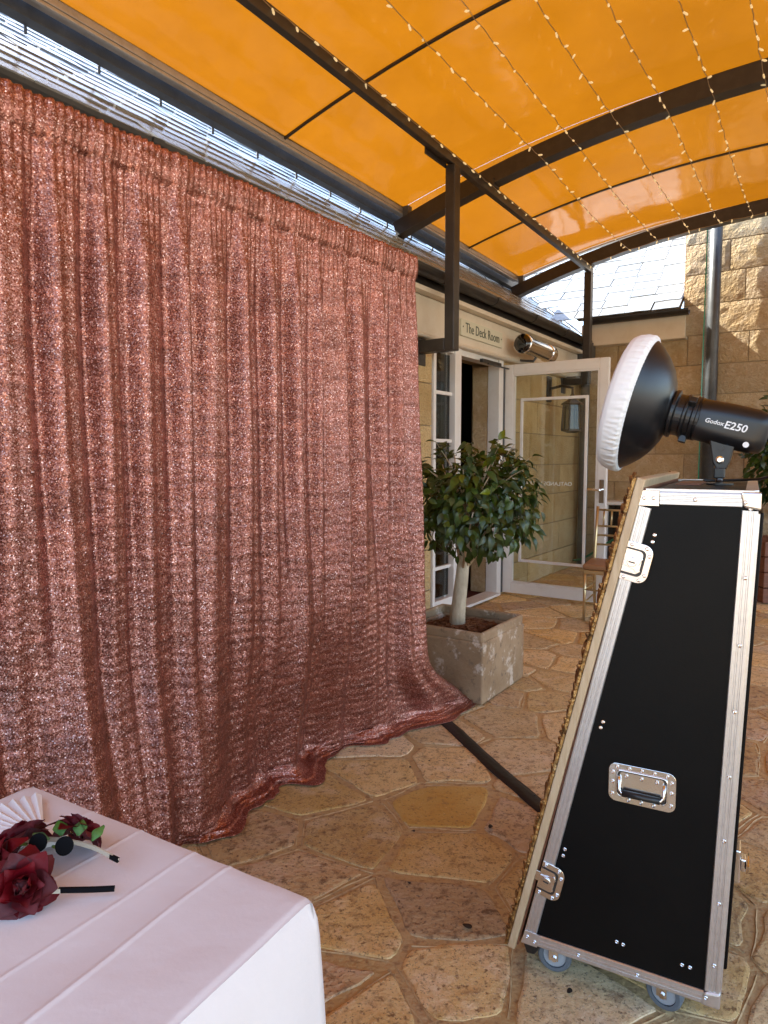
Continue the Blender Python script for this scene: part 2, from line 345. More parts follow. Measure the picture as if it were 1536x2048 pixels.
bound = [(p.x, p.y) for p in bound]
cells = voronoi_cells(pts, bound)
def inset_round(poly, d, seed):
    P = [Vector((a, b, 0)) for a, b in poly]
    # drop very short edges
    Q = []
    for p in P:
        if not Q or (p - Q[-1]).length > .05: Q.append(p)
    if len(Q) > 3 and (Q[0] - Q[-1]).length < .05: Q.pop()
    n = len(Q)
    area = sum(Q[i].x * Q[(i+1) % n].y - Q[(i+1) % n].x * Q[i].y for i in range(n))
    if area < 0: Q.reverse()
    c = sum(Q, Vector()) / n; out = []
    lines = []
    for i in range(n):
        a, b = Q[i], Q[(i+1) % n]; e = (b - a).normalized(); nn = Vector((-e.y, e.x, 0)); lines.append((a + nn * d, e))
    for i in range(n):
        a, e = lines[i-1]; b, f = lines[i]; den = e.x * f.y - e.y * f.x
        if abs(den) < .15: out.append((b)); continue
        k = ((b.x-a.x)*f.y - (b.y-a.y)*f.x) / den; out.append(a + e * k)
    out = [p if (p - c).length < 1.2 else c + (p - c).normalized() * 1.2 for p in out]
    # round corners twice (Chaikin), subdivide and wobble
    for it in range(2):
        r = []; n = len(out)
        for i in range(n):
            a, b = out[i], out[(i+1) % n]; L_ = (b - a).length; k = min(.16, .019 / max(L_, 1e-4)) if it == 0 else .25
            r += [a.lerp(b, k), b.lerp(a, k)]
            if it == 0 and L_ > .16:
                r[-1:] = [a.lerp(b, .5), b.lerp(a, k)]
        out = r
    res = []
    for p in out:
        w = Vector((nz(p.x * 6, p.y * 6, seed), nz(p.x * 6, p.y * 6, seed + 40), 0)) * .022 + Vector((nz(p.x * 22, p.y * 22, seed), nz(p.x * 22, p.y * 22, seed + 9), 0)) * .007
        res.append(p + w)
    return res, c
for i, cpoly in enumerate(cells):
    if len(cpoly) < 3: continue
    ring, c = inset_round(cpoly, .014, i * 1.7)
    n = len(ring); h = .0048 + .002 * nz(i * 3.3)
    tx, ty = nz(i * 1.9, 5) * .006, nz(i * 2.3, 9) * .006
    def zz(p): return h + (p.x - c.x) * tx + (p.y - c.y) * ty
    vs_ = [Vector((p.x, p.y, -.003)) for p in ring]
    r1 = [p + (c - p).normalized() * .003 for p in ring]; vs_ += [Vector((p.x, p.y, zz(p) - .0018)) for p in r1]
    r2 = [p + (c - p).normalized() * .012 for p in ring]; vs_ += [Vector((p.x, p.y, zz(p))) for p in r2]
    fs = [(k, (k+1) % n, n + (k+1) % n, n + k) for k in range(n)] + [(n+k, n+(k+1) % n, 2*n+(k+1) % n, 2*n+k) for k in range(n)] + [tuple(2*n + k for k in range(n))]
    mb = MB(); mb.v = [v - Vector((c.x, c.y, 0)) for v in vs_]; mb.f = fs
    me = mb.mesh('flagstone'); o = bpy.data.objects.new('flagstone', me); col.objects.link(o); o.parent = patio; o.location = (c.x, c.y, 0)
    me.materials.append((m_flag, m_flag_y, m_flag_b)[kinds[i]])
# raised double lines of the strap pointing along the joints
pt = MB()
seen = set()
for cpoly in cells:
    for a in range(len(cpoly)):
        A, B = Vector((*cpoly[a], 0)), Vector((*cpoly[(a+1) % len(cpoly)], 0)); key = tuple(sorted(((round(A.x, 2), round(A.y, 2)), (round(B.x, 2), round(B.y, 2)))))
        if key in seen or (A - B).length < .05: continue
        seen.add(key); e = (B - A).normalized(); nn = Vector((-e.y, e.x, 0)); L_ = (B - A).length; n = max(2, int(L_ / .05))
        for side in (-1, 1):
            if rs.random() < .45: continue
            path = []
            for k in range(n + 1):
                p = A.lerp(B, (k / n) * .94 + .03); off = side * .011 + nz(p.x * 9, p.y * 9, side) * .010
                path.append((p + nn * off, .0028 + .0016 * nz(p.x * 15, p.y * 15)))
            o_ = len(pt.v)
            for p, hw in path:
                pt.v += [p - nn * hw + Z * .0005, p + Z * .0030, p + nn * hw + Z * .0005]
            for k in range(n):
                q = o_ + k * 3; pt.f += [(q, q+1, q+4, q+3), (q+1, q+2, q+5, q+4)]
o = part('pointing', pt, m_point, patio, kind='stuff')

# ------------------------------------------------------------------ the sandstone house on the left
TW = -2.80                                          # plane of the wall
house = thing('house', HP(5.2, TW, 0), 'sandstone house with slate roof and glazed door behind the curtain', 'house')
wb = MB()
wb.box((-4, -3.1, -.002), (4.82, TW, 2.60), HM); wb.box((4.82, -3.1, 2.27), (6.16, TW, 2.60), HM); wb.box((6.16, -3.1, -.002), (8.5, TW, 2.60), HM)
part('wall', wb, m_core, house)
def rock_block(L_, h, depth, seed, rough=.012, nu=9, nv=5):
    # local x along, y up, z out of the wall; rough face, flat back
    b = MB(); e = .010
    def f(u, v):
        x = -L_/2 + e/2 + u * (L_ - e); y = -h/2 + e/2 + v * (h - e)
        edge = min(u, 1 - u) * L_, min(v, 1 - v) * h
        k = min(1, min(edge) / .02)
        z = depth + (nz(x * 9 + seed, y * 9, seed) * rough + nz(x * 24, y * 24, seed * 2) * rough * .6) * k + .006 * k
        return (x, y, z)
    b.grid(nu, nv, f)
    n0 = len(b.v)
    c4 = [(-L_/2 + e/2, -h/2 + e/2, 0), (L_/2 - e/2, -h/2 + e/2, 0), (L_/2 - e/2, h/2 - e/2, 0), (-L_/2 + e/2, h/2 - e/2, 0)]
    b.v += [Vector(q) for q in c4]
    g = lambda i, j: i * (nv + 1) + j
    for i in range(nu): b.f += [(g(i, 0), g(i+1, 0), n0 + 1 if i >= nu/2 else n0)] if False else []
    b.f.append(tuple([n0 + 1, n0] + [g(i, 0) for i in range(nu + 1)]))
    b.f.append(tuple([n0 + 3, n0 + 2] + [g(i, nv) for i in range(nu, -1, -1)]))
    b.f.append(tuple([n0, n0 + 3] + [g(0, j) for j in range(nv, -1, -1)]))
    b.f.append(tuple([n0 + 2, n0 + 1] + [g(nu, j) for j in range(nv + 1)]))
    return b.mesh('sandstone_block')
def place_blocks(parent, faces, mat, origin_fn, rot, lens, rough=.012, seed=0):
    pass
blk_cache = {}
def block(parent, center, xdir, zdir, L_, h, mat, rough, seed):
    key = (round(L_, 2), round(h, 3), mat.name, seed % 3, rough)
    if key not in blk_cache:
        me = rock_block(L_, h, .018, seed % 3 * 7.7 + L_, rough); me.materials.append(mat); blk_cache[key] = me
    return inst('sandstone_block', blk_cache[key], parent, frame(center, xdir, Z, zdir))
CH = .335
for c in range(8):
    z = .0 + c * CH + CH / 2 - .06
    h = CH
    if z + h / 2 > 2.58: h = 2.58 - (z - h/2); z = 2.58 - h / 2
    if z - h/2 < 0: h = z + h/2; z = h / 2
    for (s0, s1) in ((3.2, 4.0 + (c % 2) * .25), (4.0 + (c % 2) * .25, 4.815), (6.165, 6.9 + (c % 2) * .2), (6.9 + (c % 2) * .2, 7.7 + (c % 2) * .15), (7.7 + (c % 2) * .15, 8.495)):
        block(house, HP((s0 + s1)/2, TW, z), -D, T, s1 - s0, h, m_peck, .006, c + int(s0 * 3))
# fascia, bead, soffit, gutter
part('fascia', MB().box((-1, TW, 2.285), (8.49, -2.735, 2.60), HM), m_cream, house, bevel=.006)
part('fascia_bead', MB().tube([HP(-1, -2.73, 2.30), HP(8.3, -2.73, 2.30)], .016, 8), m_cream, house, smooth=True)
part('soffit', MB().box((-1, -2.95, 2.605), (8.3, -2.66, 2.64), HM), m_cream, house)
def half_gutter(p0, p1, out, r, n=10):
    # half-round gutter, closed solid shell
    b = MB(); pr = []
    for k in range(n + 1):
        a = math.pi + math.pi * k / n; pr.append((math.cos(a) * r, math.sin(a) * r))
    for k in range(n, -1, -1):
        a = math.pi + math.pi * k / n; pr.append((math.cos(a) * (r - .008), math.sin(a) * (r - .008)))
    d = (p1 - p0); L_ = d.length; b.prism(pr, frame(p0, out, Z, d.normalized()), 0, L_); return b
GT = -2.63
gut = part('gutter', half_gutter(HP(-1, GT, 2.755), HP(8.28, GT, 2.755), T, .062), m_gutter, house, smooth=False)
for s in [x * .9 + .2 for x in range(9)]: part('gutter_joint', half_gutter(HP(s, GT, 2.757), HP(s + .06, GT, 2.757), T, .070), m_gutter, gut)
part('rafter_board', MB().box((-1, -2.735, 2.645), (8.3, -2.70, 2.775), HM), m_gutter, house)
# roof with slates
PIT = .74; RT0, RZ0 = -2.66, 2.75; RIDGE = 6.2
def roof_pt(s, tp, lift=0.0):
    n = (T * PIT + Z).normalized(); return HP(s, -tp, RZ0 + (tp + RT0) * PIT) + n * lift
def valley_s(tp): return 8.34 + (tp + RT0)
rf = MB().add([roof_pt(-3, -RT0, -.03), roof_pt(8.32, -RT0, -.03), roof_pt(valley_s(RIDGE), RIDGE, -.03), roof_pt(-3, RIDGE, -.03)], [(0, 1, 2, 3)])
rf.add([roof_pt(-3, RIDGE, -.03), roof_pt(valley_s(RIDGE), RIDGE, -.03), HP(valley_s(RIDGE), -11, RZ0 - .2), HP(-3, -11, RZ0 - .2)], [(0, 1, 2, 3)])
roof = part('roof', rf, m_core, house)
EX = .205; SL = .46; SW = .30
cosP = 1 / math.sqrt(1 + PIT * PIT)
def slate_mesh(w, l, seed, name='slate'):
    b = MB(); n = 5; rr = random.Random(seed)
    top, bot = [], []
    low = [(-w/2 + w * k / n, -rr.uniform(0, .012)) for k in range(n + 1)]
    outline = low + [(w/2, l), (-w/2, l)]
    b.prism(outline, Matrix.Identity(4), 0, .011)
    me = b.mesh(name); me.materials.append(m_slate); return me
slates = [slate_mesh(SW - .012, SL, k) for k in range(5)]
def lay_slates(parent, pos, along, up, nrm, rows, s_lo, s_hi, keep, maxparts):
    cnt = 0; rest = MB(); rr = random.Random(11)
    tilt = math.atan2(.013, SL)
    y2 = (up * math.cos(tilt) - nrm * math.sin(tilt)).normalized(); z2 = (nrm * math.cos(tilt) + up * math.sin(tilt)).normalized()
    for r in range(rows):
        a = s_lo(r) + (r % 2) * SW / 2; 
        while a < s_hi(r):
            P = pos(a, r) + nrm * (.020 + rr.uniform(-.003, .004))
            j = rr.uniform(-.006, .006)
            Mx = frame(P + along * j, along, y2, z2); k = rr.randrange(5)
            if keep(a, r) and cnt < maxparts: inst('slate', slates[k], parent, Mx); cnt += 1
            else:
                me = slates[k]; o_ = len(rest.v); rest.v += [Mx @ v.co for v in me.vertices]; rest.f += [tuple(i + o_ for i in p.vertices) for p in me.polygons]
            a += SW
    if rest.v: part('slate_field', rest, m_slate, parent, kind='stuff')
upL = (-T + Z * PIT).normalized(); nL = (T * PIT + Z).normalized()
lay_slates(roof, lambda a, r: roof_pt(a, -RT0 - .02 + r * EX * cosP), D, upL, nL, 21,
           lambda r: -.8, lambda r: valley_s(-RT0 + r * EX * cosP) - .15, lambda a, r: a > 1.4 and r < 13, 300)
# ridge capping and valley flashing
part('ridge_capping', MB().tube([roof_pt(-3, RIDGE, .02), roof_pt(13, RIDGE, .02)], .07, 8), m_lead, roof, smooth=True)
vf = MB()
for k in range(10):
    a, b = k * .35, (k + 1) * .35
    P = lambda q, off: HP(8.34 + q + off, -(-RT0 + q), RZ0 + q * PIT + .045 + abs(off) * .15)
    vf.add([P(a, -.14), P(b, -.14), P(b, 0), P(a, 0)], [(0, 1, 2, 3)]); vf.add([P(a, 0), P(b, 0), P(b, .12), P(a, .12)], [(0, 1, 2, 3)])
part('valley_flashing', vf, m_lead, roof)

# window beside the door
win = part('window', MB().box((4.82, -2.86, .02), (4.86, -2.765, 2.285), HM).box((5.165, -2.86, .02), (5.275, -2.755, 2.285), HM)
           .box((4.86, -2.86, 2.235), (5.165, -2.77, 2.285), HM).box((4.86, -2.86, .02), (5.165, -2.77, .16), HM), m_white, house, bevel=.004)
zs = [.16, .43, 1.50, 1.895, 2.235]
for z in zs[1:-1]: part('glazing_bar', MB().box((4.861, -2.845, z - .014), (5.164, -2.785, z + .014), HM), m_white, win)
part('glazing_bar', MB().box((5.10, -2.86, .161), (5.13, -2.815, 2.234), HM), m_white, win)
for a, b in zip(zs[:-1], zs[1:]): part('pane', MB().box((4.861, -2.815, a + .014), (5.164, -2.811, b - .014), HM), m_glassw, win)
# door frame and the dark room behind
part('door_frame', MB().box((5.277, -2.88, 2.235), (6.06, -2.775, 2.285), HM).box((6.06, -2.88, .0), (6.155, -2.76, 2.285), HM), m_white, house, bevel=.004)
part('door_closer', MB().box((5.62, -2.755, 2.215), (6.02, -2.72, 2.245), HM).box((5.70, -2.72, 2.20), (6.16, -2.70, 2.212), HM), m_gutter, house, bevel=.004)
part('hinge_strip', MB().box((6.157, -2.80, .03), (6.185, -2.755, 2.22), HM), m_steelg, house)
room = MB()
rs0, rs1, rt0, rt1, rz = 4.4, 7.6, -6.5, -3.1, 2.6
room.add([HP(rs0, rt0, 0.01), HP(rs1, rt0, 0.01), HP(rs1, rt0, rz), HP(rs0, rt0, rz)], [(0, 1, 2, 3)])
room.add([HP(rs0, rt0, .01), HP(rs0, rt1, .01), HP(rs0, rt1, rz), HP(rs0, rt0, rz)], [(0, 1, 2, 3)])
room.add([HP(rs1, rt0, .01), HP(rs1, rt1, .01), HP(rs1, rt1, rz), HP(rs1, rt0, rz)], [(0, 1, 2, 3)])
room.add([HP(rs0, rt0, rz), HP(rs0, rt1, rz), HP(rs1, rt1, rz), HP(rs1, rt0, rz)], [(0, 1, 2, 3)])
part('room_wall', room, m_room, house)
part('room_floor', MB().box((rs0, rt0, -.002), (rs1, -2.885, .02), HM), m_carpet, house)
part('threshold', MB().box((5.277, -2.88, .021), (6.06, -2.72, .045), HM), m_white, house, bevel=.004)
part('door_reveal', MB().box((6.062, -3.04, .03), (6.12, -2.885, 2.23), HM), m_sand, house)
# the open glazed door, swung square to the wall
DS0, DS1 = 6.19, 6.235
dt0, dt1 = -2.775, -1.765
door = part('door', MB().box((DS0, dt0, .03), (DS1, dt0 + .10, 2.25), HM).box((DS0, dt1 - .085, .03), (DS1, dt1, 2.25), HM)
            .box((DS0, dt0 + .10, 2.155), (DS1, dt1 - .085, 2.25), HM).box((DS0, dt0 + .10, .03), (DS1, dt1 - .085, .135), HM), m_white, house, bevel=.006)
gb = MB()
for (a, b, c, d) in ((dt0 + .10, dt0 + .115, .135, 2.155), (dt1 - .10, dt1 - .085, .135, 2.155), (dt0 + .115, dt1 - .10, 2.14, 2.155), (dt0 + .115, dt1 - .10, .135, .15)):
    gb.box((DS0 + .003, a, c), (DS1 - .003, b, d), HM)
part('glazing_bead', gb, m_white, door)
part('pane', MB().box((6.211, dt0 + .10, .135), (6.217, dt1 - .085, 2.155), HM), m_glass, door)
ib = MB(); i0, i1, iz0, iz1 = -2.60, -1.945, .345, 1.925
for (a, b, c, d) in ((i0, i0 + .028, iz0, iz1), (i1 - .028, i1, iz0, iz1), (i0 + .028, i1 - .028, iz1 - .028, iz1), (i0 + .028, i1 - .028, iz0, iz0 + .028)):
    ib.box((6.192, a, c), (6.2105, b, d), HM)
part('applied_moulding', ib, m_white, door, bevel=.005)
hd = part('door_handle', MB().box((6.178, -1.822, .95), (6.189, -1.782, 1.16), HM).tube([HP(6.186, -1.80, 1.07), HP(6.140, -1.80, 1.07), HP(6.135, -1.81, 1.07), HP(6.135, -1.92, 1.07)], .010, 8), m_chrome, door)

def text(name, s, size, Mx, mat, parent, sx=1.0, ext=.0012, align='LEFT', shear=0.0, bold=0.0):
    cu = bpy.data.curves.new(name, 'FONT'); cu.body = s; cu.size = size; cu.extrude = ext; cu.align_x = align; cu.align_y = 'CENTER'; cu.shear = shear; cu.resolution_u = 3; cu.offset = bold
    tmp = bpy.data.objects.new(name, cu); col.objects.link(tmp)
    dg = bpy.context.evaluated_depsgraph_get(); me = bpy.data.meshes.new_from_object(tmp.evaluated_get(dg)); me.name = name
    bpy.data.objects.remove(tmp)
    me.transform(Matrix.Diagonal((sx, 1, 1, 1))); me.materials.clear(); me.materials.append(mat)
    return inst(name, me, parent, Mx)
# print on the glass, read from the other side, so mirrored from here
text('glass_lettering', 'OATLANDS HOUSE', .052, frame(HP(6.2095, -2.085, 1.112), -T, Z, D), m_frost, door, ext=.0005)

# sign over the door
sgn = thing('sign', HP(5.60, -2.735, 2.38), 'pale sign reading The Deck Room on the cream fascia', 'sign')
board = MB().box((5.19, -2.734, 2.385), (6.02, -2.715, 2.525), HM); part('board', board, m_signb, sgn, bevel=.003)
text('lettering', '\u00b7 The Deck Room \u00b7', .118, frame(HP(5.605, -2.714, 2.457), D, Z, T), m_ink, sgn, sx=.86, align='CENTER')
# chrome cylinder light under the gutter
hl = thing('wall_lamp', HP(6.5, -2.733, 2.42), 'chrome cylinder lamp with dark glass end under the gutter', 'lamp')
ha, hb = HP(6.13, -2.56, 2.43), HP(6.86, -2.56, 2.415)
zx = (hb - ha).normalized(); hm = frame(ha, zx.orthogonal().normalized(), zx.cross(zx.orthogonal().normalized()), zx)
part('housing', MB().lathe([(.086, -.005), (.093, .0), (.093, .03), (.082, .04), (.078, .60), (.088, .61), (.088, .72), (.03, .74)], hm, 28), m_chrome, hl, smooth=True, bevel=.002)
part('lens', MB().lathe([(.0, -.018), (.04, -.016), (.085, -.0055)], hm, 28), m_lens, hl, smooth=True)
part('bracket', MB().tube([HP(6.5, -2.56, 2.36), HP(6.5, -2.60, 2.31), HP(6.5, -2.74, 2.33)], .013, 8), m_steelg, hl, smooth=True)
# lantern on the wall beyond the door
lan = thing('wall_lantern', HP(7.40, -2.78, 2.05), 'black iron wall lantern seen through the open glass door', 'lantern')
lc = HP(7.40, -2.50, 1.80)
part('back_plate', MB().box((7.34, -2.782, 1.98), (7.46, -2.755, 2.26), HM), m_steel, lan, bevel=.008)
part('arm', MB().tube([HP(7.40, -2.77, 2.12), HP(7.40, -2.62, 2.15), HP(7.40, -2.50, 2.12), HP(7.40, -2.50, 2.02)], .016, 8), m_steel, lan, smooth=True)
part('hood', MB().lathe([(.02, .25), (.05, .19), (.12, .15), (.125, .135)], Matrix.Translation(lc), 6), m_steel, lan)
part('glass_body', MB().lathe([(.095, .135), (.11, -.13), (.10, -.135)], Matrix.Translation(lc), 6), m_glassw, lan)
for k in range(6):
    a = 2 * math.pi * k / 6; part('bar', MB().tube([lc + Vector((math.cos(a) * .097, math.sin(a) * .097, .137)), lc + Vector((math.cos(a) * .113, math.sin(a) * .113, -.14))], .009, 6), m_steel, lan)
part('base_ring', MB().lathe([(.118, -.13), (.118, -.15), (.05, -.17)], Matrix.Translation(lc), 6), m_steel, lan)

# ------------------------------------------------------------------ the building across the end
SWL = 8.5; CT = -1.60
fb = thing('end_building', HP(SWL, -.8, 0), 'tall rough sandstone building with slate eave closing the terrace', 'building')
part('wall', MB().box((SWL, -3.4, -.002), (SWL + .35, 4.5, 2.72), HM).box((SWL, CT, 2.72), (SWL + .35, 4.5, 6.6), HM), m_core, fb)
part('return_wall', MB().box((SWL + .35, CT, 2.0), (SWL + 6, CT + .3, 6.6), HM), m_core, fb)
rr = random.Random(5)
z0 = 3.075 - 10 * CH
for c in range(21):
    za, zb = max(z0 + c * CH, 0), z0 + (c + 1) * CH
    if zb < .08 or za > 6.5: continue
    lo = -2.78 if zb < 2.75 else CT + .004
    a = lo; 
    while a < 1.5:
        L_ = rr.choice((.62, .78, .94)); b = a + L_
        if a == lo: b = lo + rr.choice((.30, .46, .62))
        block(fb, HP(SWL, (a + b)/2, (za + zb)/2), T, -D, b - a, zb - za, m_sand, .0065, c * 5 + int(a * 10) % 7)
        a = b
# eave of the end building
part('fascia', MB().box((8.33, -2.72, 2.70), (8.36, -1.545, 2.96), HM), m_cream, fb, bevel=.004)
part('soffit', MB().box((8.362, -2.72, 2.70), (8.48, -1.545, 2.73), HM), m_cream, fb)
EG = 8.275
part('gutter', half_gutter(HP(EG, -2.66, 3.005), HP(EG, -1.50, 3.005), -D, .065), m_gutter, fb)
upF = (D + Z * PIT).normalized(); nF = (-D * PIT + Z).normalized()
def froof(t, q, lift=0.0): return HP(8.30 + q, t, 3.03 + q * PIT) + nF * lift
fr = MB().add([froof(-2.75, 0, -.03), froof(CT, 0, -.03), froof(CT, 3.6, -.03), froof(-6.2, 3.6, -.03)], [(0, 1, 2, 3)])
froofo = part('roof', fr, m_core, fb)
lay_slates(froofo, lambda a, r: froof(a, -.02 + r * EX * cosP), T, upF, nF, 20,
           lambda r: -2.95 - r * EX * cosP, lambda r: CT + .02, lambda a, r: r < 16, 180)
# downpipe, glass screen on the right, corner pipe
def pipe(name, s, t, z0, z1, r, label):
    th = thing(name, HP(s, t, z0), label, 'pipe')
    part('pipe', MB().tube([HP(s, t, z0), HP(s, t, z1)], r, 20), m_steelg, th, smooth=True)
    return th
dp = pipe('downpipe', 8.36, -1.265, .012, 5.6, .062, 'round dark grey downpipe fixed to the tall sandstone wall')
for z in (1.95, 4.4, .6): part('pipe_clip', MB().lathe([(.068, -.02), (.068, .02)], Matrix.Translation(HP(8.36, -1.265, z)), 20).box((8.34, -1.36, z - .018), (8.37, -1.17, z + .018), HM).box((8.36, -1.285, z - .018), (8.50, -1.245, z + .018), HM), m_steelg, dp)
cp = pipe('corner_downpipe', 8.33, -2.66, .012, 2.72, .055, 'dark downpipe in the corner seen through the glass door')
part('hopper', MB().box((8.24, -2.74, 2.50), (8.42, -2.57, 2.74), HM), m_steelg, cp, bevel=.01)
gs = thing('glass_screen', HP(8.0, -1.23, .012), 'frameless glass screen with green edge beside the downpipe', 'glass screen')
part('pane', MB().box((8.02, -1.305, .03), (8.49, -1.297, 4.3), HM), m_glassg, gs)
part('polished_edge', MB().box((8.008, -1.306, .03), (8.0195, -1.296, 4.3), HM), m_greenedge, gs)
part('foot', MB().box((8.02, -1.33, .005), (8.2, -1.27, .06), HM), m_chrome, gs)
# low white framed hatch, meter box, hose
hc = thing('low_cabinet', HP(8.3, -1.9, .0), 'low white framed cabinet with dark front against the stone wall', 'cabinet')
part('frame', MB().box((8.18, -2.36, .80), (8.48, -1.5, .84), HM).box((8.18, -2.36, .005), (8.24, -2.31, .80), HM).box((8.18, -1.55, .005), (8.24, -1.5, .80), HM).box((8.18, -2.31, .005), (8.24, -1.55, .08), HM), m_white, hc, bevel=.004)
part('dark_front', MB().box((8.22, -2.31, .08), (8.47, -1.55, .79), HM), m_lens, hc)
mbx = solo('meter_box', MB().box((8.40, -2.52, .50), (8.478, -2.40, .80), HM), m_cream, HP(8.45, -2.45, .5), 'small cream meter box on the stone wall behind the door', 'box', bevel=.008)
solo('garden_hose', MB().tube([HP(8.2 - .02 * k, -2.72 + .075 * k, .10 + .35 * smooth01(k / 9)) for k in range(10)], .014, 8), m_hose, HP(8.1, -2.4, .05), 'green garden hose looping behind the open glass door', 'hose', smooth=True)

# ------------------------------------------------------------------ the orange canopy
def az(t): return 3.90 - (t + .4) ** 2 / 18.5
def dz(s): return -.017 * (s - 5.3)
def pz(t): return az(t) + .06 + .036 * max(0, -.5 - t) + (.025 * max(0, t + .3))
TP = -2.50
can = thing('canopy', HP(3, TW, 2.2), 'steel framed barrel canopy roofed with glowing orange sheets', 'canopy')
TS = [-3.38 + i * (6.0 / 30) for i in range(31)]
ARCH = [-1.5, 1.25, 5.307, 7.91]
def arch_beam(s, w=.085, h=.13):
    b = MB(); tt = [-3.44 + i * (6.88 / 36) for i in range(37)]
    def ring(t):
        sl = -(t + .4) / 9.25; n = Vector((0, -sl, 1)).normalized(); c = Vector((s, t, az(t) + dz(s)))
        return [c + n * (k * h/2) + Vector((m * w/2, 0, 0)) for k, m in ((-1, -1), (-1, 1), (1, 1), (1, -1))]
    o_ = len(b.v)
    for t in tt: b.v += [HM @ q for q in ring(t)]
    for i in range(36):
        for k in range(4): b.f.append((o_ + 4*i + k, o_ + 4*i + (k+1) % 4, o_ + 4*i + 4 + (k+1) % 4, o_ + 4*i + 4 + k))
    b.f += [(o_, o_+1, o_+2, o_+3), (o_ + 144, o_ + 147, o_ + 146, o_ + 145)]
    return b
for s in ARCH:
    part('arch_beam', arch_beam(s), m_steel, can, bevel=.006)
    fl = arch_beam(s, .115, .016); 
    for v in fl.v: v.z -= .072
    part('arch_flange', fl, m_steel, can)
# sheets and battens between them
SEAM = [-1.55, -.2, 1.25, 3.75, 5.307, 6.60, 7.93]  # unseen near bays and right side are sized for the light below
for a, b in zip(SEAM[:-1], SEAM[1:]):
    me = MB().grid(6, 30, lambda u, v, a=a, b=b: HP(a + .001 + u * (b - a - .002), -3.38 + v * 6.8, pz(-3.38 + v * 6.8) + dz(a + u * (b - a)) + .010 * math.sin(u * math.pi)))
    part('canopy_sheet', me, m_canopy, can, smooth=True)
def strip_beam(s, w, zo, h):
    b = MB(); tt = [-3.40 + i * (6.82 / 30) for i in range(31)]
    for t in tt:
        c = Vector((s, t, pz(t) + dz(s) + zo)); b.v += [HM @ (c + Vector((m * w/2, 0, k * h))) for k, m in ((0, -1), (0, 1), (1, 1), (1, -1))]
    for i in range(30):
        for k in range(4): b.f.append((4*i + k, 4*i + (k+1) % 4, 4*i + 4 + (k+1) % 4, 4*i + 4 + k))
    b.f += [(0, 1, 2, 3), (120, 123, 122, 121)]
    return b
for s in SEAM[1:-1]:
    if s not in ARCH: part('batten', strip_beam(s, .018, -.014, .025), m_steel, can)
part('end_trim', strip_beam(7.955, .05, -.02, .05), m_alumw, can); part('end_trim', strip_beam(-1.56, .05, -.02, .05), m_alumw, can)
for s in ARCH: part('sheet_cleat', MB().box((s - .03, -3.36, az(-3.36) + dz(s) + .05), (s + .03, -3.30, pz(-3.36) + dz(s) - .002), HM), m_steelg, can)
def rail(name, t0, t1, zf0, zf1, s0, s1, mat, bevel=.004):
    b = MB(); p = []
    for s in (s0, s1):
        for t, zf in ((t0, zf0), (t1, zf0), (t1, zf1), (t0, zf1)): p.append(HP(s, t, zf + dz(s)))
    b.add(p, [(0, 1, 2, 3), (4, 7, 6, 5), (0, 4, 5, 1), (1, 5, 6, 2), (2, 6, 7, 3), (3, 7, 4, 0)]); return part(name, b, mat, can, bevel=bevel)
ez = pz(-3.38)
rail('edge_trim', -3.47, -3.375, ez - .030, ez + .018, -1.55, 7.98, m_alumw)
rail('edge_lip', -3.40, -3.378, ez - .052, ez - .032, -1.55, 7.98, m_alumw)
rail('skylit_lip', -3.585, -3.54, ez + .048, ez + .058, -1.55, 8.45, m_blue)  # lip coloured to look lit by the sky
rail('gutter_beam', -3.58, -3.50, ez - .075, ez + .045, -1.55, 8.45, m_steelg)
rail('purlin', TP - .024, TP + .024, 3.50, 3.575, -1.55, 7.95, m_steel)
rail('purlin', 1.70 - .03, 1.70 + .03, 3.495, 3.575, -1.55, 7.95, m_steel)
for k in range(19):
    s = .35 + k * .42
    part('gutter_bracket', MB().tube([HP(s, -3.47, ez + .0 + dz(s)), HP(s, -3.54, ez + .06 + dz(s)), HP(s, -3.60, ez + .03 + dz(s)), HP(s, -3.60, ez - .10 + dz(s))], .009, 6), m_steelg, can)
for s in ARCH[1:]:
    part('purlin_cleat', MB().box((s - .06, TP - .035, 3.57 + dz(s)), (s + .06, TP + .035, az(TP) + dz(s) - .03), HM), m_steel, can, bevel=.004)
    part('purlin_cleat', MB().box((s - .06, 1.665, 3.57 + dz(s)), (s + .06, 1.735, az(1.7) + dz(s) - .03), HM), m_steel, can, bevel=.004)
for s, zb in ((4.62, 2.165), (7.87, 2.20), (1.2, 2.165)):
    part('post', MB().box((s - .045, TP - .04, zb), (s + .045, TP + .04, 3.50 + dz(s)), HM), m_steel, can, bevel=.006)
    part('wall_arm', MB().box((s - .045, TW - .0, zb), (s + .045, TP - .04, zb + .095), HM), m_steel, can, bevel=.006)
    part('wall_plate', MB().box((s - .07, TW - .002, zb - .09), (s + .07, TW + .034, zb + .14), HM), m_steel, can, bevel=.004)
part('splice_plate', MB().box((4.28, TP - .045, 3.49), (4.58, TP - .031, 3.60), HM), m_steel, can, bevel=.003)
for k in range(4): part('bolt', MB().lathe([(.014, 0), (.014, .014), (.006, .016)], frame(HP(4.32 + k * .075, TP - .046, 3.545), D, Z, -T), 6), m_steelg, can)
for s in (1.25, 5.307): part('outer_post', MB().box((s - .05, 3.25, .0), (s + .05, 3.35, az(3.3) + dz(s) - .05), HM), m_steel, can, bevel=.006)
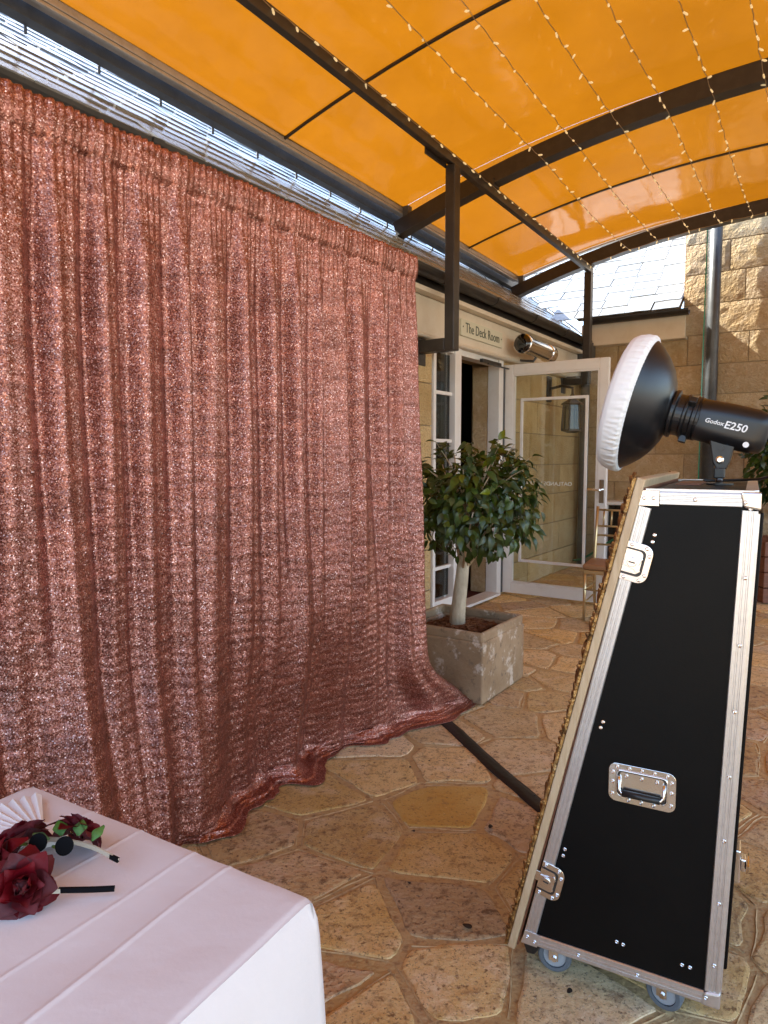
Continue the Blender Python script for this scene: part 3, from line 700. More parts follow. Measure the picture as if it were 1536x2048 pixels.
# strings of fairy lights
bm_ = MB().lathe([(.0035, 0), (.0055, .004), (.0055, .012)], Matrix.Identity(4), 6); bm_.lathe([(.0060, .012), (.0065, .022), (.004, .030), (.0, .033)], Matrix.Identity(4), 6)
bulb_me = bm_.mesh('bulb', smooth=True); bulb_me.materials.append(m_bulb)
def string_light(t, zoff, s0, s1, label, tjit, on_purlin=False):
    th = thing('string_light', HP((s0 + s1)/2, t, az(t) - .1), label, 'string light', 'strings of fairy lights under the canopy')
    path = []; rl = random.Random(int(t * 100)); n = 60
    for k in range(n + 1):
        u = k / n; s = s0 + (s1 - s0) * u
        zz_ = (3.60 if on_purlin else az(t) - .085) + zoff + dz(s)
        sag = 0 if on_purlin else -.028 * abs(math.sin((s - 2.7) / 2.6035 * math.pi))
        path.append(HP(s, t + tjit * math.sin(s * 1.3 + t * 5) + .004 * math.sin(s * 23), zz_ + sag + .003 * math.sin(s * 31 + t)))
    part('wire', MB().tube(path, .0026, 5), m_wire, th)
    nb = int((s1 - s0) / .155)
    for k in range(nb):
        u = (k + rl.uniform(.35, .65)) / nb * n; i = int(u); p = path[i].lerp(path[min(i+1, n)], u - i)
        d = Vector((rl.uniform(-1, 1), rl.uniform(-1, 1), rl.uniform(-1.3, .2))).normalized()
        if on_purlin: d = (T * rl.uniform(-.1, .7) + Z * rl.uniform(-1, .1) + D * rl.uniform(-.8, .8)).normalized()
        x = d.orthogonal().normalized(); inst('bulb', bulb_me, th, frame(p, x, d.cross(x), d) @ Matrix.Scale(1.05, 4))
    return th
string_light(TP + .032, -.045, 1.2, 7.9, 'string of fairy lights tied along the steel purlin', 0, True)
TL = [-2.05, -1.77, -1.45, -1.15, -.855, -.53]
for i, t in enumerate(TL):
    string_light(t, 0, 1.6, 7.90, 'string of fairy lights, %s out from the purlin under the orange sheets' % ('first', 'second', 'third', 'fourth', 'fifth', 'sixth')[i], .012)
th = thing('linking_wire', HP(7.9, -1.5, az(-1.5) - .1), 'thin wire with few bulbs linking the fairy strings along end arch', 'string light')
lk = [HP(7.84, -2.45 + k * .1, az(-2.45 + k * .1) - .075 + dz(7.9) - .015 * abs(math.sin(k * .9))) for k in range(20)]
part('wire', MB().tube(lk, .003, 5), m_wire, th)
for k in range(2, 19, 3): inst('bulb', bulb_me, th, frame(lk[k], T, D, -Z))

# ------------------------------------------------------------------ sequin curtain on its stand
CO = Vector((.2, 3.44, 0)); ca = R(38.5); CD = Vector((-math.sin(ca), -math.cos(ca), 0)); CN = Vector((math.cos(ca), -math.sin(ca), 0))
KW = 3.1; ROD = 2.278
cur = thing('sequin_curtain', CO + CD * 1.5, 'rose gold sequin backdrop curtain hanging in folds to the paving', 'curtain')
HEM = [(-.6, .02), (0, .03), (.25, -.01), (.49, -.06), (.64, -.115), (.78, -.12), (1.12, -.07), (1.41, .055), (1.8, .09), (3.2, .10)]
def hem_n(k):
    for (a, b), (c, d) in zip(HEM[:-1], HEM[1:]):
        if k <= c: u = (k - a) / (c - a); return b + (d - b) * smooth01(u)
    return HEM[-1][1]
LT = 2.56
def curtain_pt(u, v):
    k = u * KW; l = v * LT                           # l: length of cloth from the top edge
    z = ROD + .045 - l; lift = .021 * min(k, 2.4) * smooth01(z / 1.8)
    top = smooth01((ROD - .05 - z) / .35)
    low = smooth01((1.6 - z) / 1.5)
    w = k + .03 * nz(k * 2.1, z * .35) + .012 * nz(k * 6, z * .9)
    big = math.sin(w * 46 + 2.2 * nz(k * 1.3, 3.1)) ; mid = math.sin(w * 82 + 3 * nz(k * 2.3, 7.7)); fine = math.sin(k * 235 + 5 * nz(k * 9, 1.5)) 
    wide = nz(k * 5.2, z * .22 + 5)
    n = (.024 * big + .011 * mid) * (.35 + .65 * top) * (1 - .72 * low) + .004 * fine * (1 - top * .95) + .10 * wide * low + .010 * nz(k * 14, z * 1.2) * top
    for ks, dd in ((.70, .030), (1.63, .026), (2.45, .03)):      # seams where panels meet
        n -= dd * math.exp(-((w - ks) / .016) ** 2) * (.5 + .5 * top) * (1 - .55 * low)
    n += (.0011 * math.sin(z * 190 + 9 * nz(k * 5, z * 1.5) + 5 * nz(k * 17, 4)) + .0016 * nz(k * 30, z * 30)) * (.5 + .5 * smooth01((1.9 - z) / .6))
    if abs(z - ROD) < .06: n *= .55; n += .018 * math.sqrt(max(0, 1 - ((z - ROD) / .06) ** 2))
    if z > ROD + .02: n += .004 * fine
    k2 = k + .078 * smooth01(z / 2.3) * max(0, 1 - k / 1.2)
    e = hem_n(k)
    if z < .75:
        q = smooth01((.75 - z) / .75); n += e * q
    fl = math.exp(-(k / .20) ** 2)
    if z < .42:
        q = smooth01((.42 - z) / .42) ** 1.6; k2 -= .36 * q * fl
        k2 += .05 * q * nz(k * 3.1, 8) * (1 - fl)
    zz_ = z
    if z < .06:                                           # cloth lying in a ruffle on the stones
        ex = .06 - z
        zz_ = .022 + .038 * math.exp(-ex * 28) + .016 * max(0, nz(k * 9, ex * 9, 2)) + .010 * max(0, nz(k * 24, ex * 14, 4))
        n += ex * (.30 + .55 * nz(k * 4.5, 11)) + .012 * nz(k * 16, ex * 10)
        if ex > .19: zz_ = max(.014, zz_ - .03)
    return CO + CD * (k2) + CN * n + Z * (max(zz_, .014) + lift)
cm = MB().grid(640, 330, curtain_pt)
fab = part('fabric', cm, m_seq, cur, smooth=True, fix=False)
sd = fab.modifiers.new('thick', 'SOLIDIFY'); sd.thickness = .003; sd.offset = 0
bs = thing('backdrop_stand', CO + CD * .1 - CN * .05, 'black backdrop stand carrying the sequin curtain on a crossbar', 'stand')
part('crossbar', MB().tube([CO + CD * .075 + Z * ROD - CN * .012, CO + CD * 3.12 + Z * (ROD + .052) - CN * .012], .016, 10), m_steel, bs, smooth=True)
for k in (.13, 3.05):
    b0 = CO + CD * k - CN * .10
    part('upright', MB().tube([b0 + Z * .02, b0 + Z * (ROD + .01)], .017, 10), m_steel, bs, smooth=True)
    part('bracket', MB().tube([b0 + Z * ROD, b0 + CN * .09 + Z * ROD], .014, 8), m_steel, bs)
    part('base_plate', MB().box((-.16, -.16, .012), (.16, .16, .022), Matrix.Translation(b0 - CN * .15)), m_steel, bs, bevel=.003)
# black cable cover across the floor
cc = MB(); A, B = Vector((.27, 3.52, 0)), Vector((.80, 1.98, 0)); e = (B - A).normalized(); nn = Vector((-e.y, e.x, 0))
for k in range(25):
    p = A.lerp(B, k / 24) + nn * (.004 * math.sin(k * .5) + .003 * nz(k * .9)); hw = .034 + .003 * nz(k * .6, 4)
    for x, z in ((-1, .004), (-.92, .011), (-.2, .0125 + .002 * nz(k)), (.35, .0125), (.93, .011), (1, .004)): cc.v.append(p + nn * hw * x + Z * z)
for k in range(24):
    for j in range(5): q = k * 6 + j; cc.f.append((q, q + 1, q + 7, q + 6))
o = solo('cable_cover', cc, m_tape, A.lerp(B, .5), 'black cable cover strip running from curtain hem to flight case', 'cable cover', smooth=True)
# dark fallen leaves on the stones
lf = [(.105, 2.36), (.39, 2.39), (.24, 1.86), (.565, 2.19), (.56, 2.26), (.20, 2.93), (.115, 2.87), (.60, 2.62), (.47, 1.62), (.08, 2.06)]
for i, (x, y) in enumerate(lf):
    r_ = (.008, .013, .015, .015, .012, .007, .008, .006, .010, .007)[i]; b = MB(); n = 12
    b.v = [Vector((0, 0, .006))] + [Vector((math.cos(a) * r_ * (1 + .25 * nz(i * 3 + a)), math.sin(a) * r_ * .65, .0035 + .0015 * math.sin(a * 2))) for a in [2 * math.pi * k / n for k in range(n)]]
    b.f = [(0, 1 + k, 1 + (k + 1) % n) for k in range(n)]
    o = part('dead_leaf', b, m_dead); o.location = (x, y, .0115); o.rotation_euler = (0, 0, i * 1.3)
    tag(o, 'tiny blackened dead leaf lying flat on the crazy paving', 'dead leaf', 'dead leaves on the paving')

# ------------------------------------------------------------------ planter and ficus
PS0, PS1, PT0, PT1, PH = 3.355, 3.825, -2.105, -1.635, .405
pl = thing('planter', HP(3.59, -1.87, .01), 'square weathered concrete planter holding the small ficus tree', 'planter')
def square_ring(z, out, inn, z1):
    b = MB(); c = ((PS0, PT0), (PS1, PT0), (PS1, PT1), (PS0, PT1)); cx, cy_ = (PS0+PS1)/2, (PT0+PT1)/2
    o_ = []
    for (r, zz_) in ((out, z), (out, z1), (inn, z1), (inn, z)):
        o_.append([HM @ Vector((cx + (a - cx) + math.copysign(r, a - cx), cy_ + (q - cy_) + math.copysign(r, q - cy_), zz_)) for a, q in c])
    b.v = sum(o_, []); 
    for l in range(4):
        m = (l + 1) % 4
        for k in range(4): b.f.append((l*4 + k, l*4 + (k+1) % 4, m*4 + (k+1) % 4, m*4 + k))
    return b
part('wall', square_ring(.008, -.012, -.055, .352), m_concrete, pl, bevel=.012, seg=3)
part('rim', square_ring(.345, .020, -.050, PH), m_concrete, pl, bevel=.020, seg=4)
part('soil', MB().box((PS0 + .03, PT0 + .03, .30), (PS1 - .03, PT1 - .03, .345), HM), m_mulch, pl)
ch = MB(); rm = random.Random(2)
for k in range(420):
    c = HP(rm.uniform(PS0 + .07, PS1 - .07), rm.uniform(PT0 + .07, PT1 - .07), .348 + rm.uniform(0, .022)); e = Matrix.Rotation(rm.uniform(0, 6.28), 4, 'Z') @ Matrix.Rotation(rm.uniform(-.6, .6), 4, 'X')
    l, w_ = rm.uniform(.010, .026), rm.uniform(.004, .009); ch.box((-l, -w_, -.002), (l, w_, .003), Matrix.Translation(c) @ e)
part('bark_mulch', ch, m_mulch, pl, kind='stuff')
def leaf_mesh(L_, w, curl, mat, name='leaf'):
    b = MB(); n = 5
    for i in range(n + 1):
        u = i / n; hw = w * (math.sin(math.pi * min(1, u * .9 + .05)) ** .8) * (1 - u ** 5) if u < 1 else 0.0006
        y = u * L_; z = -curl * u * u * L_
        b.v += [Vector((-hw, y, z + hw * .35)), Vector((0, y, z)), Vector((hw, y, z + hw * .35))]
    for i in range(n):
        q = i * 3; b.f += [(q, q+1, q+4, q+3), (q+1, q+2, q+5, q+4)]
    me = b.mesh(name, smooth=True); me.materials.append(mat); return me
tree = thing('ficus_tree', HP(3.59, -1.87, .34), 'small round headed ficus tree with pale trunk in planter', 'tree')
tb = HP(3.58, -1.885, .33); tk = [tb, tb + Vector((.004, 0, .10)), tb + Vector((.016, 0, .22)), tb + Vector((.030, .01, .34)), tb + Vector((.038, .01, .46)), tb + Vector((.05, .01, .60)), tb + Vector((.06, .02, .75))]
trk = part('trunk', MB().tube(tk, [.049, .045, .041, .038, .034, .028, .018], 14), m_bark, tree, smooth=True)
cc_ = tb + Vector((.085, -.02, .755))                      # centre of the crown
rl = random.Random(21)
for k in range(26):
    a = k * 2.4; p0 = tk[3 + k % 3] ; el = rl.uniform(-.25, 1.2); r_ = rl.uniform(.24, .34)
    p2 = cc_ + Vector((math.cos(a) * math.cos(el) * r_, math.sin(a) * math.cos(el) * r_, math.sin(el) * r_ * 1.0)); p1 = p0.lerp(p2, .5) + Vector((0, 0, .04))
    part('branch', MB().tube([p0, p1, p2], [.010, .006, .003], 6), m_bark, tree, smooth=True)
lm = [leaf_mesh(.066, .0185, .35, m_leaf), leaf_mesh(.076, .021, .5, m_leaf), leaf_mesh(.054, .016, .2, m_leaf), leaf_mesh(.072, .019, .7, m_leaf)]
lmy = leaf_mesh(.066, .019, .4, m_leafy)
LV = []
lobes = [(Vector((rl.gauss(0, 1), rl.gauss(0, 1), rl.gauss(0, .8))).normalized(), rl.uniform(-.085, .085)) for _ in range(34)]
while len(LV) < 1500:
    v = Vector((rl.gauss(0, 1), rl.gauss(0, 1), rl.gauss(0, 1))).normalized()
    best = max(lobes, key=lambda q: q[0].dot(v)); sharp = smooth01((best[0].dot(v) - .78) / .16)
    Rr = (.33 if v.z > 0 else .35) + best[1] * sharp
    r_ = Rr * (rl.random() ** .33)
    if r_ < .10: continue
    p = cc_ + Vector((v.x * r_ * 1.10, v.y * r_ * 1.10, v.z * r_ * (.98 if v.z > 0 else .86)))
    if v.z < -.55 and r_ > .2 and rl.random() < .5: continue
    out = (v + Vector((rl.gauss(0, .7), rl.gauss(0, .7), rl.gauss(0, .45) - .75))).normalized()
    LV.append((r_ / Rr, p, out, v))
for k in range(16):                                      # a few shoots poking out of the crown
    a = rl.uniform(0, 6.28); el = rl.uniform(.1, 1.1) ; v = Vector((math.cos(a) * math.cos(el), math.sin(a) * math.cos(el), math.sin(el)))
    if k == 0: v = Vector((-.80, -.15, .58)).normalized()
    if k == 1: v = Vector((.72, -.2, .62)).normalized()
    tip = cc_ + v * rl.uniform(.41, .46); part('branch', MB().tube([cc_ + v * .18, cc_ + v * .32 + Z * .01, tip], [.004, .003, .0015], 5), m_bark, tree)
    for j in range(11):
        u = rl.uniform(.2, 1.0); side = Vector((rl.gauss(0, 1), rl.gauss(0, 1), rl.gauss(0, .6) - .5)).normalized(); LV.append((1.1, (cc_ + v * .30).lerp(tip, u), (side + v * .5).normalized(), v))
# leaves turned to the viewer-side outermost are single leaves, the rest of the crown one mass
order = sorted(range(len(LV)), key=lambda i: -(LV[i][0] + .8 * LV[i][3].dot(Vector((-.2, -.95, .15)))))
rest = MB()
for j, i in enumerate(order):
    q, p, out, v = LV[i]; nrm = (v + Vector((0, -.25, .6)) + Vector((rl.gauss(0, .35), rl.gauss(0, .35), rl.gauss(0, .3)))); x = out.cross(nrm).normalized(); z = x.cross(out).normalized()
    Mx = frame(p, x, out, z) @ Matrix.Scale(rl.uniform(.8, 1.15), 4)
    me = lm[i % 4] if not (j % 61 == 7) else lmy
    if j < 300: inst('leaf', me, tree, Mx)
    else:
        o_ = len(rest.v); rest.v += [Mx @ w.co for w in me.vertices]; rest.f += [tuple(a + o_ for a in f.vertices) for f in me.polygons]
part('foliage', rest, m_leaf, tree, smooth=True, kind='stuff', fix=False)

# ------------------------------------------------------------------ chiavari chair by the door
chs = thing('chiavari_chair', HP(5.76, -1.54, .01), 'champagne gold chiavari chair with tan seat pad by the glass door', 'chair')
s0, s1, t0, t1 = 5.555, 5.955, -1.74, -1.34
for (s, t, zt) in ((s0, t0, .43), (s0, t1, .43)): part('leg', MB().tube([HP(s, t, .010), HP(s + .008, t, .43)], [.011, .015], 8), m_goldch, chs, smooth=True)
TB = -.055                                              # the chair is turned a little
for t in (t0 + .01 + TB, t1 - .01 + TB):
    part('back_leg', MB().tube([HP(s1 + .05, t, .010), HP(s1, t, .43), HP(s1 + .035, t, .70), HP(s1 + .075, t, .93)], [.012, .016, .014, .012], 8), m_goldch, chs, smooth=True)
def skew(lo, hi):
    b = MB().box(lo, hi)
    b.v = [HM @ Vector((v.x, v.y + TB * (v.x - s0) / (s1 - s0), v.z)) for v in b.v]; return b
part('seat_frame', skew((s0 - .01, t0 - .01, .40), (s1 + .01, t1 + .01, .435)), m_goldch, chs, bevel=.01)
part('seat_pad', skew((s0 - .02, t0 - .02, .437), (s1 + .0, t1 + .02, .482)), m_seat, chs, bevel=.02, seg=4, smooth=True)
for z in (.60, .68, .76, .90):
    part('back_rail', MB().tube([HP(s1 + .01 + (z - .43) * .13, t0 + .01 + TB, z), HP(s1 + .01 + (z - .43) * .13, t1 - .01 + TB, z)], .009, 8), m_goldch, chs, smooth=True)
for k in range(1, 6):
    t = t0 + TB + k * (t1 - t0) / 6; part('spindle', MB().tube([HP(s1 + .052, t, .76), HP(s1 + .072, t, .90)], .008, 6), m_goldch, chs, smooth=True)
for z in (.16, .27):
    part('stretcher', MB().tube([HP(s0, t0, z), HP(s1 + .03, t0 + .01 + TB, z)], .008, 6), m_goldch, chs, smooth=True); part('stretcher', MB().tube([HP(s0, t0, z), HP(s0, t1, z)], .008, 6), m_goldch, chs, smooth=True)
    part('stretcher', MB().tube([HP(s0, t1, z), HP(s1 + .03, t1 - .01 + TB, z)], .008, 6), m_goldch, chs, smooth=True)

# ------------------------------------------------------------------ flowering shrub at the right edge, in its timber tub
tubc = Vector((3.93, 6.5, 0))
tu = thing('timber_planter', tubc + Z * .01, 'brown timber planter box under the red flowered shrub', 'planter')
for k in range(4):
    part('board', MB().box((-.42, -.28, .012 + k * .145), (.42, .28, .150 + k * .145), Matrix.Translation(tubc)), m_timber, tu, bevel=.006)
sh = thing('flowering_shrub', tubc + Z * .55, 'dark leafy shrub with few red flowers behind the studio flash', 'shrub')
part('stem', MB().tube([tubc + Z * .54, tubc + Z * 1.1], [.03, .015], 8), m_bark, sh)
lm2 = [leaf_mesh(.085, .026, .4, m_leaf2), leaf_mesh(.070, .022, .6, m_leaf2)]
rest = MB(); cnt = 0
for k in range(1500):
    v = Vector((rl.gauss(0, 1), rl.gauss(0, 1), rl.gauss(0, 1))).normalized(); r_ = rl.random() ** .35 * (.46 + .12 * nz(v.x * 3, v.y * 3, v.z * 3))
    p = tubc + Z * 1.40 + Vector((v.x * r_, v.y * r_ * .9, v.z * r_ * 1.25)); out = (v + Vector((rl.gauss(0, .6), rl.gauss(0, .6), rl.gauss(0, .5) - .35))).normalized()
    x = out.cross(Vector((rl.gauss(0, .5), -.6, 1))).normalized(); Mx = frame(p, x, out, x.cross(out).normalized())
    if v.x < -.4 and v.y < .3 and cnt < 120 and r_ > .33: inst('leaf', lm2[k % 2], sh, Mx); cnt += 1
    else:
        me = lm2[k % 2]; o_ = len(rest.v); rest.v += [Mx @ w.co for w in me.vertices]; rest.f += [tuple(a + o_ for a in f.vertices) for f in me.polygons]
part('foliage', rest, m_leaf2, sh, smooth=True, kind='stuff', fix=False)
for (dx, dy, zf) in ((-.36, -.20, 1.77), (-.33, -.28, 1.71), (-.30, -.36, 1.45), (-.05, -.46, 1.8), (.2, -.45, 1.5)):
    b = MB(); c = tubc + Vector((dx, dy, zf))
    for k in range(6):
        a = k * 1.05; b.grid(2, 2, lambda u, v, a=a: c + Vector((math.cos(a) * u * .035 - math.sin(a) * (v - .5) * .034, math.sin(a) * u * .03 + math.cos(a) * (v - .5) * .03 - .01, .02 * u * (1 - u) + u * .018)))
    part('flower', b, m_red, sh, smooth=True)

# ------------------------------------------------------------------ flight case of the mirror booth
PA = Vector((.36283, 1.68748, 0)); PD = Vector((.879646, -.475629, 0)); PW = Vector((.475629, .879646, 0))
PM = frame(PA, PD, PW, Z)                               # (p along the side panel, w into the booth, z)
SM = frame(PA, PD, Z, -PW)                              # (p, z, towards the camera)
fc = thing('flight_case', PA + PD * .23 + PW * .4 + Z * .01, 'black flight case photo booth on castors with aluminium edges', 'flight case')
BW = .80
quad = [(0, .10), (.461, .10), (.499, 1.283), (.262, 1.283)]
def inset_quad(q, d):
    P = [Vector((a, b)) for a, b in q]; out = []
    for i in range(4):
        a, b, c = P[i-1], P[i], P[(i+1) % 4]; e1 = (b - a).normalized(); e2 = (c - b).normalized(); n1 = Vector((-e1.y, e1.x)); n2 = Vector((-e2.y, e2.x))
        l1, l2 = a + n1 * d, b + n2 * d; den = e1.x * e2.y - e1.y * e2.x; k = ((l2.x - l1.x) * e2.y - (l2.y - l1.y) * e2.x) / den; out.append(l1 + e1 * k)
    return [(p.x, p.y) for p in out]
body = part('body', MB().prism(inset_quad(quad, .004), SM, -BW + .004, -.006), m_black, fc)
part('side_panel', MB().prism(inset_quad(quad, .020), SM, -.0055, -.001), m_black, fc)
part('top_panel', MB().box((.285, .02, 1.280), (.478, BW - .02, 1.287), PM), m_black, fc)
def extrusion(a, b, width, M3, flip=1, h=.0045):
    # ribbed aluminium edge strip from a to b in the panel plane; width measured to the inside (left of a->b)
    a, b = Vector(a), Vector(b); e = (b - a).normalized(); n = Vector((-e.y, e.x)) * flip
    prof = [(0, 0), (0, h), (.10, h + .0012), (.24, h + .0012), (.27, h - .001), (.36, h - .001), (.39, h + .0005), (.55, h + .0005), (.58, h - .001), (.67, h - .001), (.70, h + .0008), (.94, h + .0008), (1, h - .002), (1, 0)]
    m = MB(); k = len(prof)
    for q in (a, b):
        for x, y in prof: p = q + n * (x * width); m.v.append(M3 @ Vector((p.x, p.y, y)))
    m.f = [(i, (i+1) % k, k + (i+1) % k, k + i) for i in range(k)] + [tuple(range(k - 1, -1, -1)), tuple(range(k, 2 * k))]
    return m
EWD = .030
q0, q1, q2, q3 = [Vector(p) for p in quad]
part('edge_strip', extrusion(q0.lerp(q1, .075), q1.lerp(q0, .068), EWD, SM), m_alum, fc)
part('edge_strip', extrusion(q1.lerp(q2, .028), q2.lerp(q1, .032), EWD * 1.05, SM), m_alum, fc)
part('edge_strip', extrusion(q2.lerp(q3, .135), q3.lerp(q2, .165), EWD, SM), m_alum, fc)
part('edge_strip', extrusion(q3.lerp(q0, .028), q0.lerp(q3, .030), EWD, SM), m_alum, fc)
# the strips' returns on the other faces
RS = frame(PA + PD * 0, PW, (PD * .038 + Z * 1.183).normalized(), PD)
part('edge_return', MB().prism([(0.0, .03), (.0, 1.14), (.028, 1.14), (.028, .03)], frame(PA + PD * .461 + Z * .10, PW, (PD * .038 + Z * 1.183).normalized(), (PD * 1.183 - Z * .038).normalized()), -.001, .004), m_alum, fc)
part('edge_return', MB().prism([(BW - .035, .03), (BW - .035, 1.14), (BW, 1.14), (BW, .03)], frame(PA + PD * .461 + Z * .10, PW, (PD * .038 + Z * 1.183).normalized(), (PD * 1.183 - Z * .038).normalized()), -.001, .004), m_alum, fc)
part('edge_return', MB().box((.270, .0, 1.2835), (.49, .026, 1.289), PM), m_alum, fc)
part('edge_return', MB().box((.270, BW - .03, 1.2835), (.49, BW, 1.289), PM), m_alum, fc)
part('edge_return', MB().box((.472, .027, 1.2835), (.498, BW - .031, 1.289), PM), m_alum, fc)
part('back_lid', MB().prism([(.05, .06), (.05, 1.14), (BW - .05, 1.14), (BW - .05, .06)], frame(PA + PD * .461 + Z * .10, PW, (PD * .038 + Z * 1.183).normalized(), (PD * 1.183 - Z * .038).normalized()), .0, .012), m_black, fc, bevel=.004)
rv = MB().lathe([(.0048, 0), (.0046, .0012), (.0034, .0021), (.0030, .0022), (.0016, .0010), (.0, .0010)], Matrix.Identity(4), 12)
rivet_me = rv.mesh('rivet', smooth=False); rivet_me.materials.append(m_chrome)
def rivet(p, z, h=.0, parent=None): return inst('rivet', rivet_me, parent or fc, frame(PA + PD * p + Z * z - PW * h, PD, Z, -PW))
def plate(pts_, h0, h1, name, mat, parent, bevel=.0008): return part(name, MB().prism(pts_, SM, h0, h1), mat, parent, bevel=bevel)
def along(a, b, k, d):
    e = (b - a).normalized(); n = Vector((-e.y, e.x)); p = a + e * k + n * d; return p
# corner pieces
cpl = plate([(.2575, 1.2855), (.300, 1.2855), (.300, 1.250), (.2525, 1.250)], .0045, .0075, 'corner_plate', m_chrome, fc)
for p, z in ((.268, 1.268), (.288, 1.268)): rivet(p, z, .0075, cpl)
cpl = plate([(-.002, .098), (.040, .098), (.048, .132), (.008, .136)], .0045, .0075, 'corner_plate', m_alum, fc)
for p, z in ((.015, .120), (.034, .112)): rivet(p, z, .0075, cpl)
for (pc, zc) in ((.499, 1.286), (.4605, .098)):
    sgnz = -1 if zc > 1 else 1
    o = part('corner_cap', MB().prism([(pc + .004, zc), (pc - .036, zc), (pc - .036, zc + sgnz * .006), (pc - .030, zc + sgnz * .034), (pc + .004, zc + sgnz * .040)], SM, -.035, .009), m_chrome if zc > 1 else m_alum, fc, bevel=.006, seg=3)
    rivet(pc - .026, zc + sgnz * .022, .0095, o)
# rivets read off the panel
for p, z in ((.292, 1.183), (.288, 1.167), (.189, .724), (.184, .709), (.105, .379), (.101, .361), (.235, .180), (.250, .178), (.382, .175), (.399, .175)): rivet(p, z, .001)
for k in range(8):
    q = along(q1, q2, .10 + k * .150, EWD * .5); rivet(q.x, q.y, .0045)
for k in (.145, .285): q = along(q0, q1, k, EWD * .5); rivet(q.x, q.y, .0045)
q = along(q2, q3, .125, EWD * .55); rivet(q.x, q.y, .0045)
# latches on the slanted edge
sl = (q3 - q0).normalized(); sn = Vector((sl.y, -sl.x))      # along the slant, and into the panel
def latch(c, name='butterfly_latch'):
    def L2(x, y): v = c + sn * x + sl * y; return (v.x, v.y)
    def rr_(x0, x1, y0, y1, r):
        out = [L2(x0, y0)]
        for k in range(7): a = -math.pi/2 + math.pi/2 * k / 6; out.append(L2(x1 - r + r * math.cos(a), y0 + r + r * math.sin(a)))
        for k in range(7): a = math.pi/2 * k / 6; out.append(L2(x1 - r + r * math.cos(a), y1 - r + r * math.sin(a)))
        out.append(L2(x0, y1)); return out
    def circ(x, y, r, n=14): return [L2(x + r * math.cos(2 * math.pi * k / n), y + r * math.sin(2 * math.pi * k / n)) for k in range(n)]
    dish = plate(rr_(-.022, .038, -.046, .046, .022), .0045, .0075, name, m_chrome, fc)
    plate(rr_(-.021, .024, -.032, .032, .012), .0076, .0082, 'dish_shadow', m_steel, dish, bevel=0)  # raised dark plate, recess shade painted around the dish floor
    plate(rr_(-.021, .018, -.026, .028, .010), .0083, .0095, 'dish_floor', m_chrome, dish, bevel=0)
    plate([L2(-.020, -.010), L2(.004, -.016), L2(.014, -.024), L2(.020, -.018), L2(.014, -.004), L2(.020, .012), L2(.014, .020), L2(.0, .012), L2(-.020, .010)], .0096, .0125, 'butterfly', m_chrome, dish)
    part('rotor', MB().prism(circ(-.002, 0, .011), SM, .0126, .0165), m_chrome, dish, bevel=.001)
    part('slot', MB().prism([L2(-.009, -.0015), L2(.005, -.0015), L2(.005, .0015), L2(-.009, .0015)], SM, .0166, .0172), m_steel, dish)
    plate([L2(-.036, -.012), L2(-.016, -.012), L2(-.016, .014), L2(-.036, .014)], .0050, .0075, 'keeper', m_chrome, dish)
    for x, y in ((.031, -.024), (.031, .022), (-.012, .039), (-.012, -.039), (.022, -.038), (.022, .038)):
        v = c + sn * x + sl * y; rivet(v.x, v.y, .0076, dish)
latch(q0 + sl * 1.048 + sn * .022); latch(q0 + sl * .196 + sn * .022)
# recessed handle
def rrect(cx, cz, w, h, r, n=6):
    out = []
    for (sx, sz, a0) in ((1, -1, -90), (1, 1, 0), (-1, 1, 90), (-1, -1, 180)):
        for k in range(n + 1): a = R(a0 + 90 * k / n); out.append((cx + sx * (w/2 - r) + r * math.cos(a), cz + sz * (h/2 - r) + r * math.sin(a)))
    return out
hc_ = (.281, .583)
hnd = plate(rrect(*hc_, .150, .094, .018), .0, .0030, 'recessed_handle', m_chrome, fc)
plate(rrect(*hc_, .112, .062, .010), .0031, .0036, 'recess_shadow', m_steel, hnd, bevel=0)
plate(rrect(hc_[0], hc_[1] + .004, .098, .048, .006), .0037, .0042, 'recess_floor', m_chrome, hnd, bevel=0)
part('recess_lip', MB().tube([SM @ Vector((a, b, .0040)) for a, b in rrect(*hc_, .113, .063, .011)] , .0022, 6), m_chrome, hnd, smooth=True)
part('bail', MB().tube([SM @ Vector(q) for q in ((hc_[0] - .050, hc_[1] + .018, .006), (hc_[0] - .050, hc_[1] - .012, .009), (hc_[0] - .044, hc_[1] - .020, .012), (hc_[0] + .044, hc_[1] - .020, .012), (hc_[0] + .050, hc_[1] - .012, .009), (hc_[0] + .050, hc_[1] + .018, .006))], .0042, 8), m_chrome, hnd, smooth=True)
part('grip', MB().tube([SM @ Vector((hc_[0] - .042, hc_[1] - .020, .0125)), SM @ Vector((hc_[0] + .042, hc_[1] - .020, .0125))], .0082, 10), m_blackp, hnd, smooth=True)
for k in range(5):
    for sgn_ in (1, -1): 
        if sgn_ == -1 and k in (0, 4): continue
        rivet(hc_[0] - .056 + k * .028, hc_[1] + sgn_ * .0385, .0030, hnd)
for zq in (-.030, 0.0, .024):
    for sgn_ in (1, -1): rivet(hc_[0] + sgn_ * .0655, hc_[1] + zq, .0030, hnd)
for k in (-.034, 0, .034): rivet(hc_[0] + k, hc_[1] + .020, .0045, hnd)
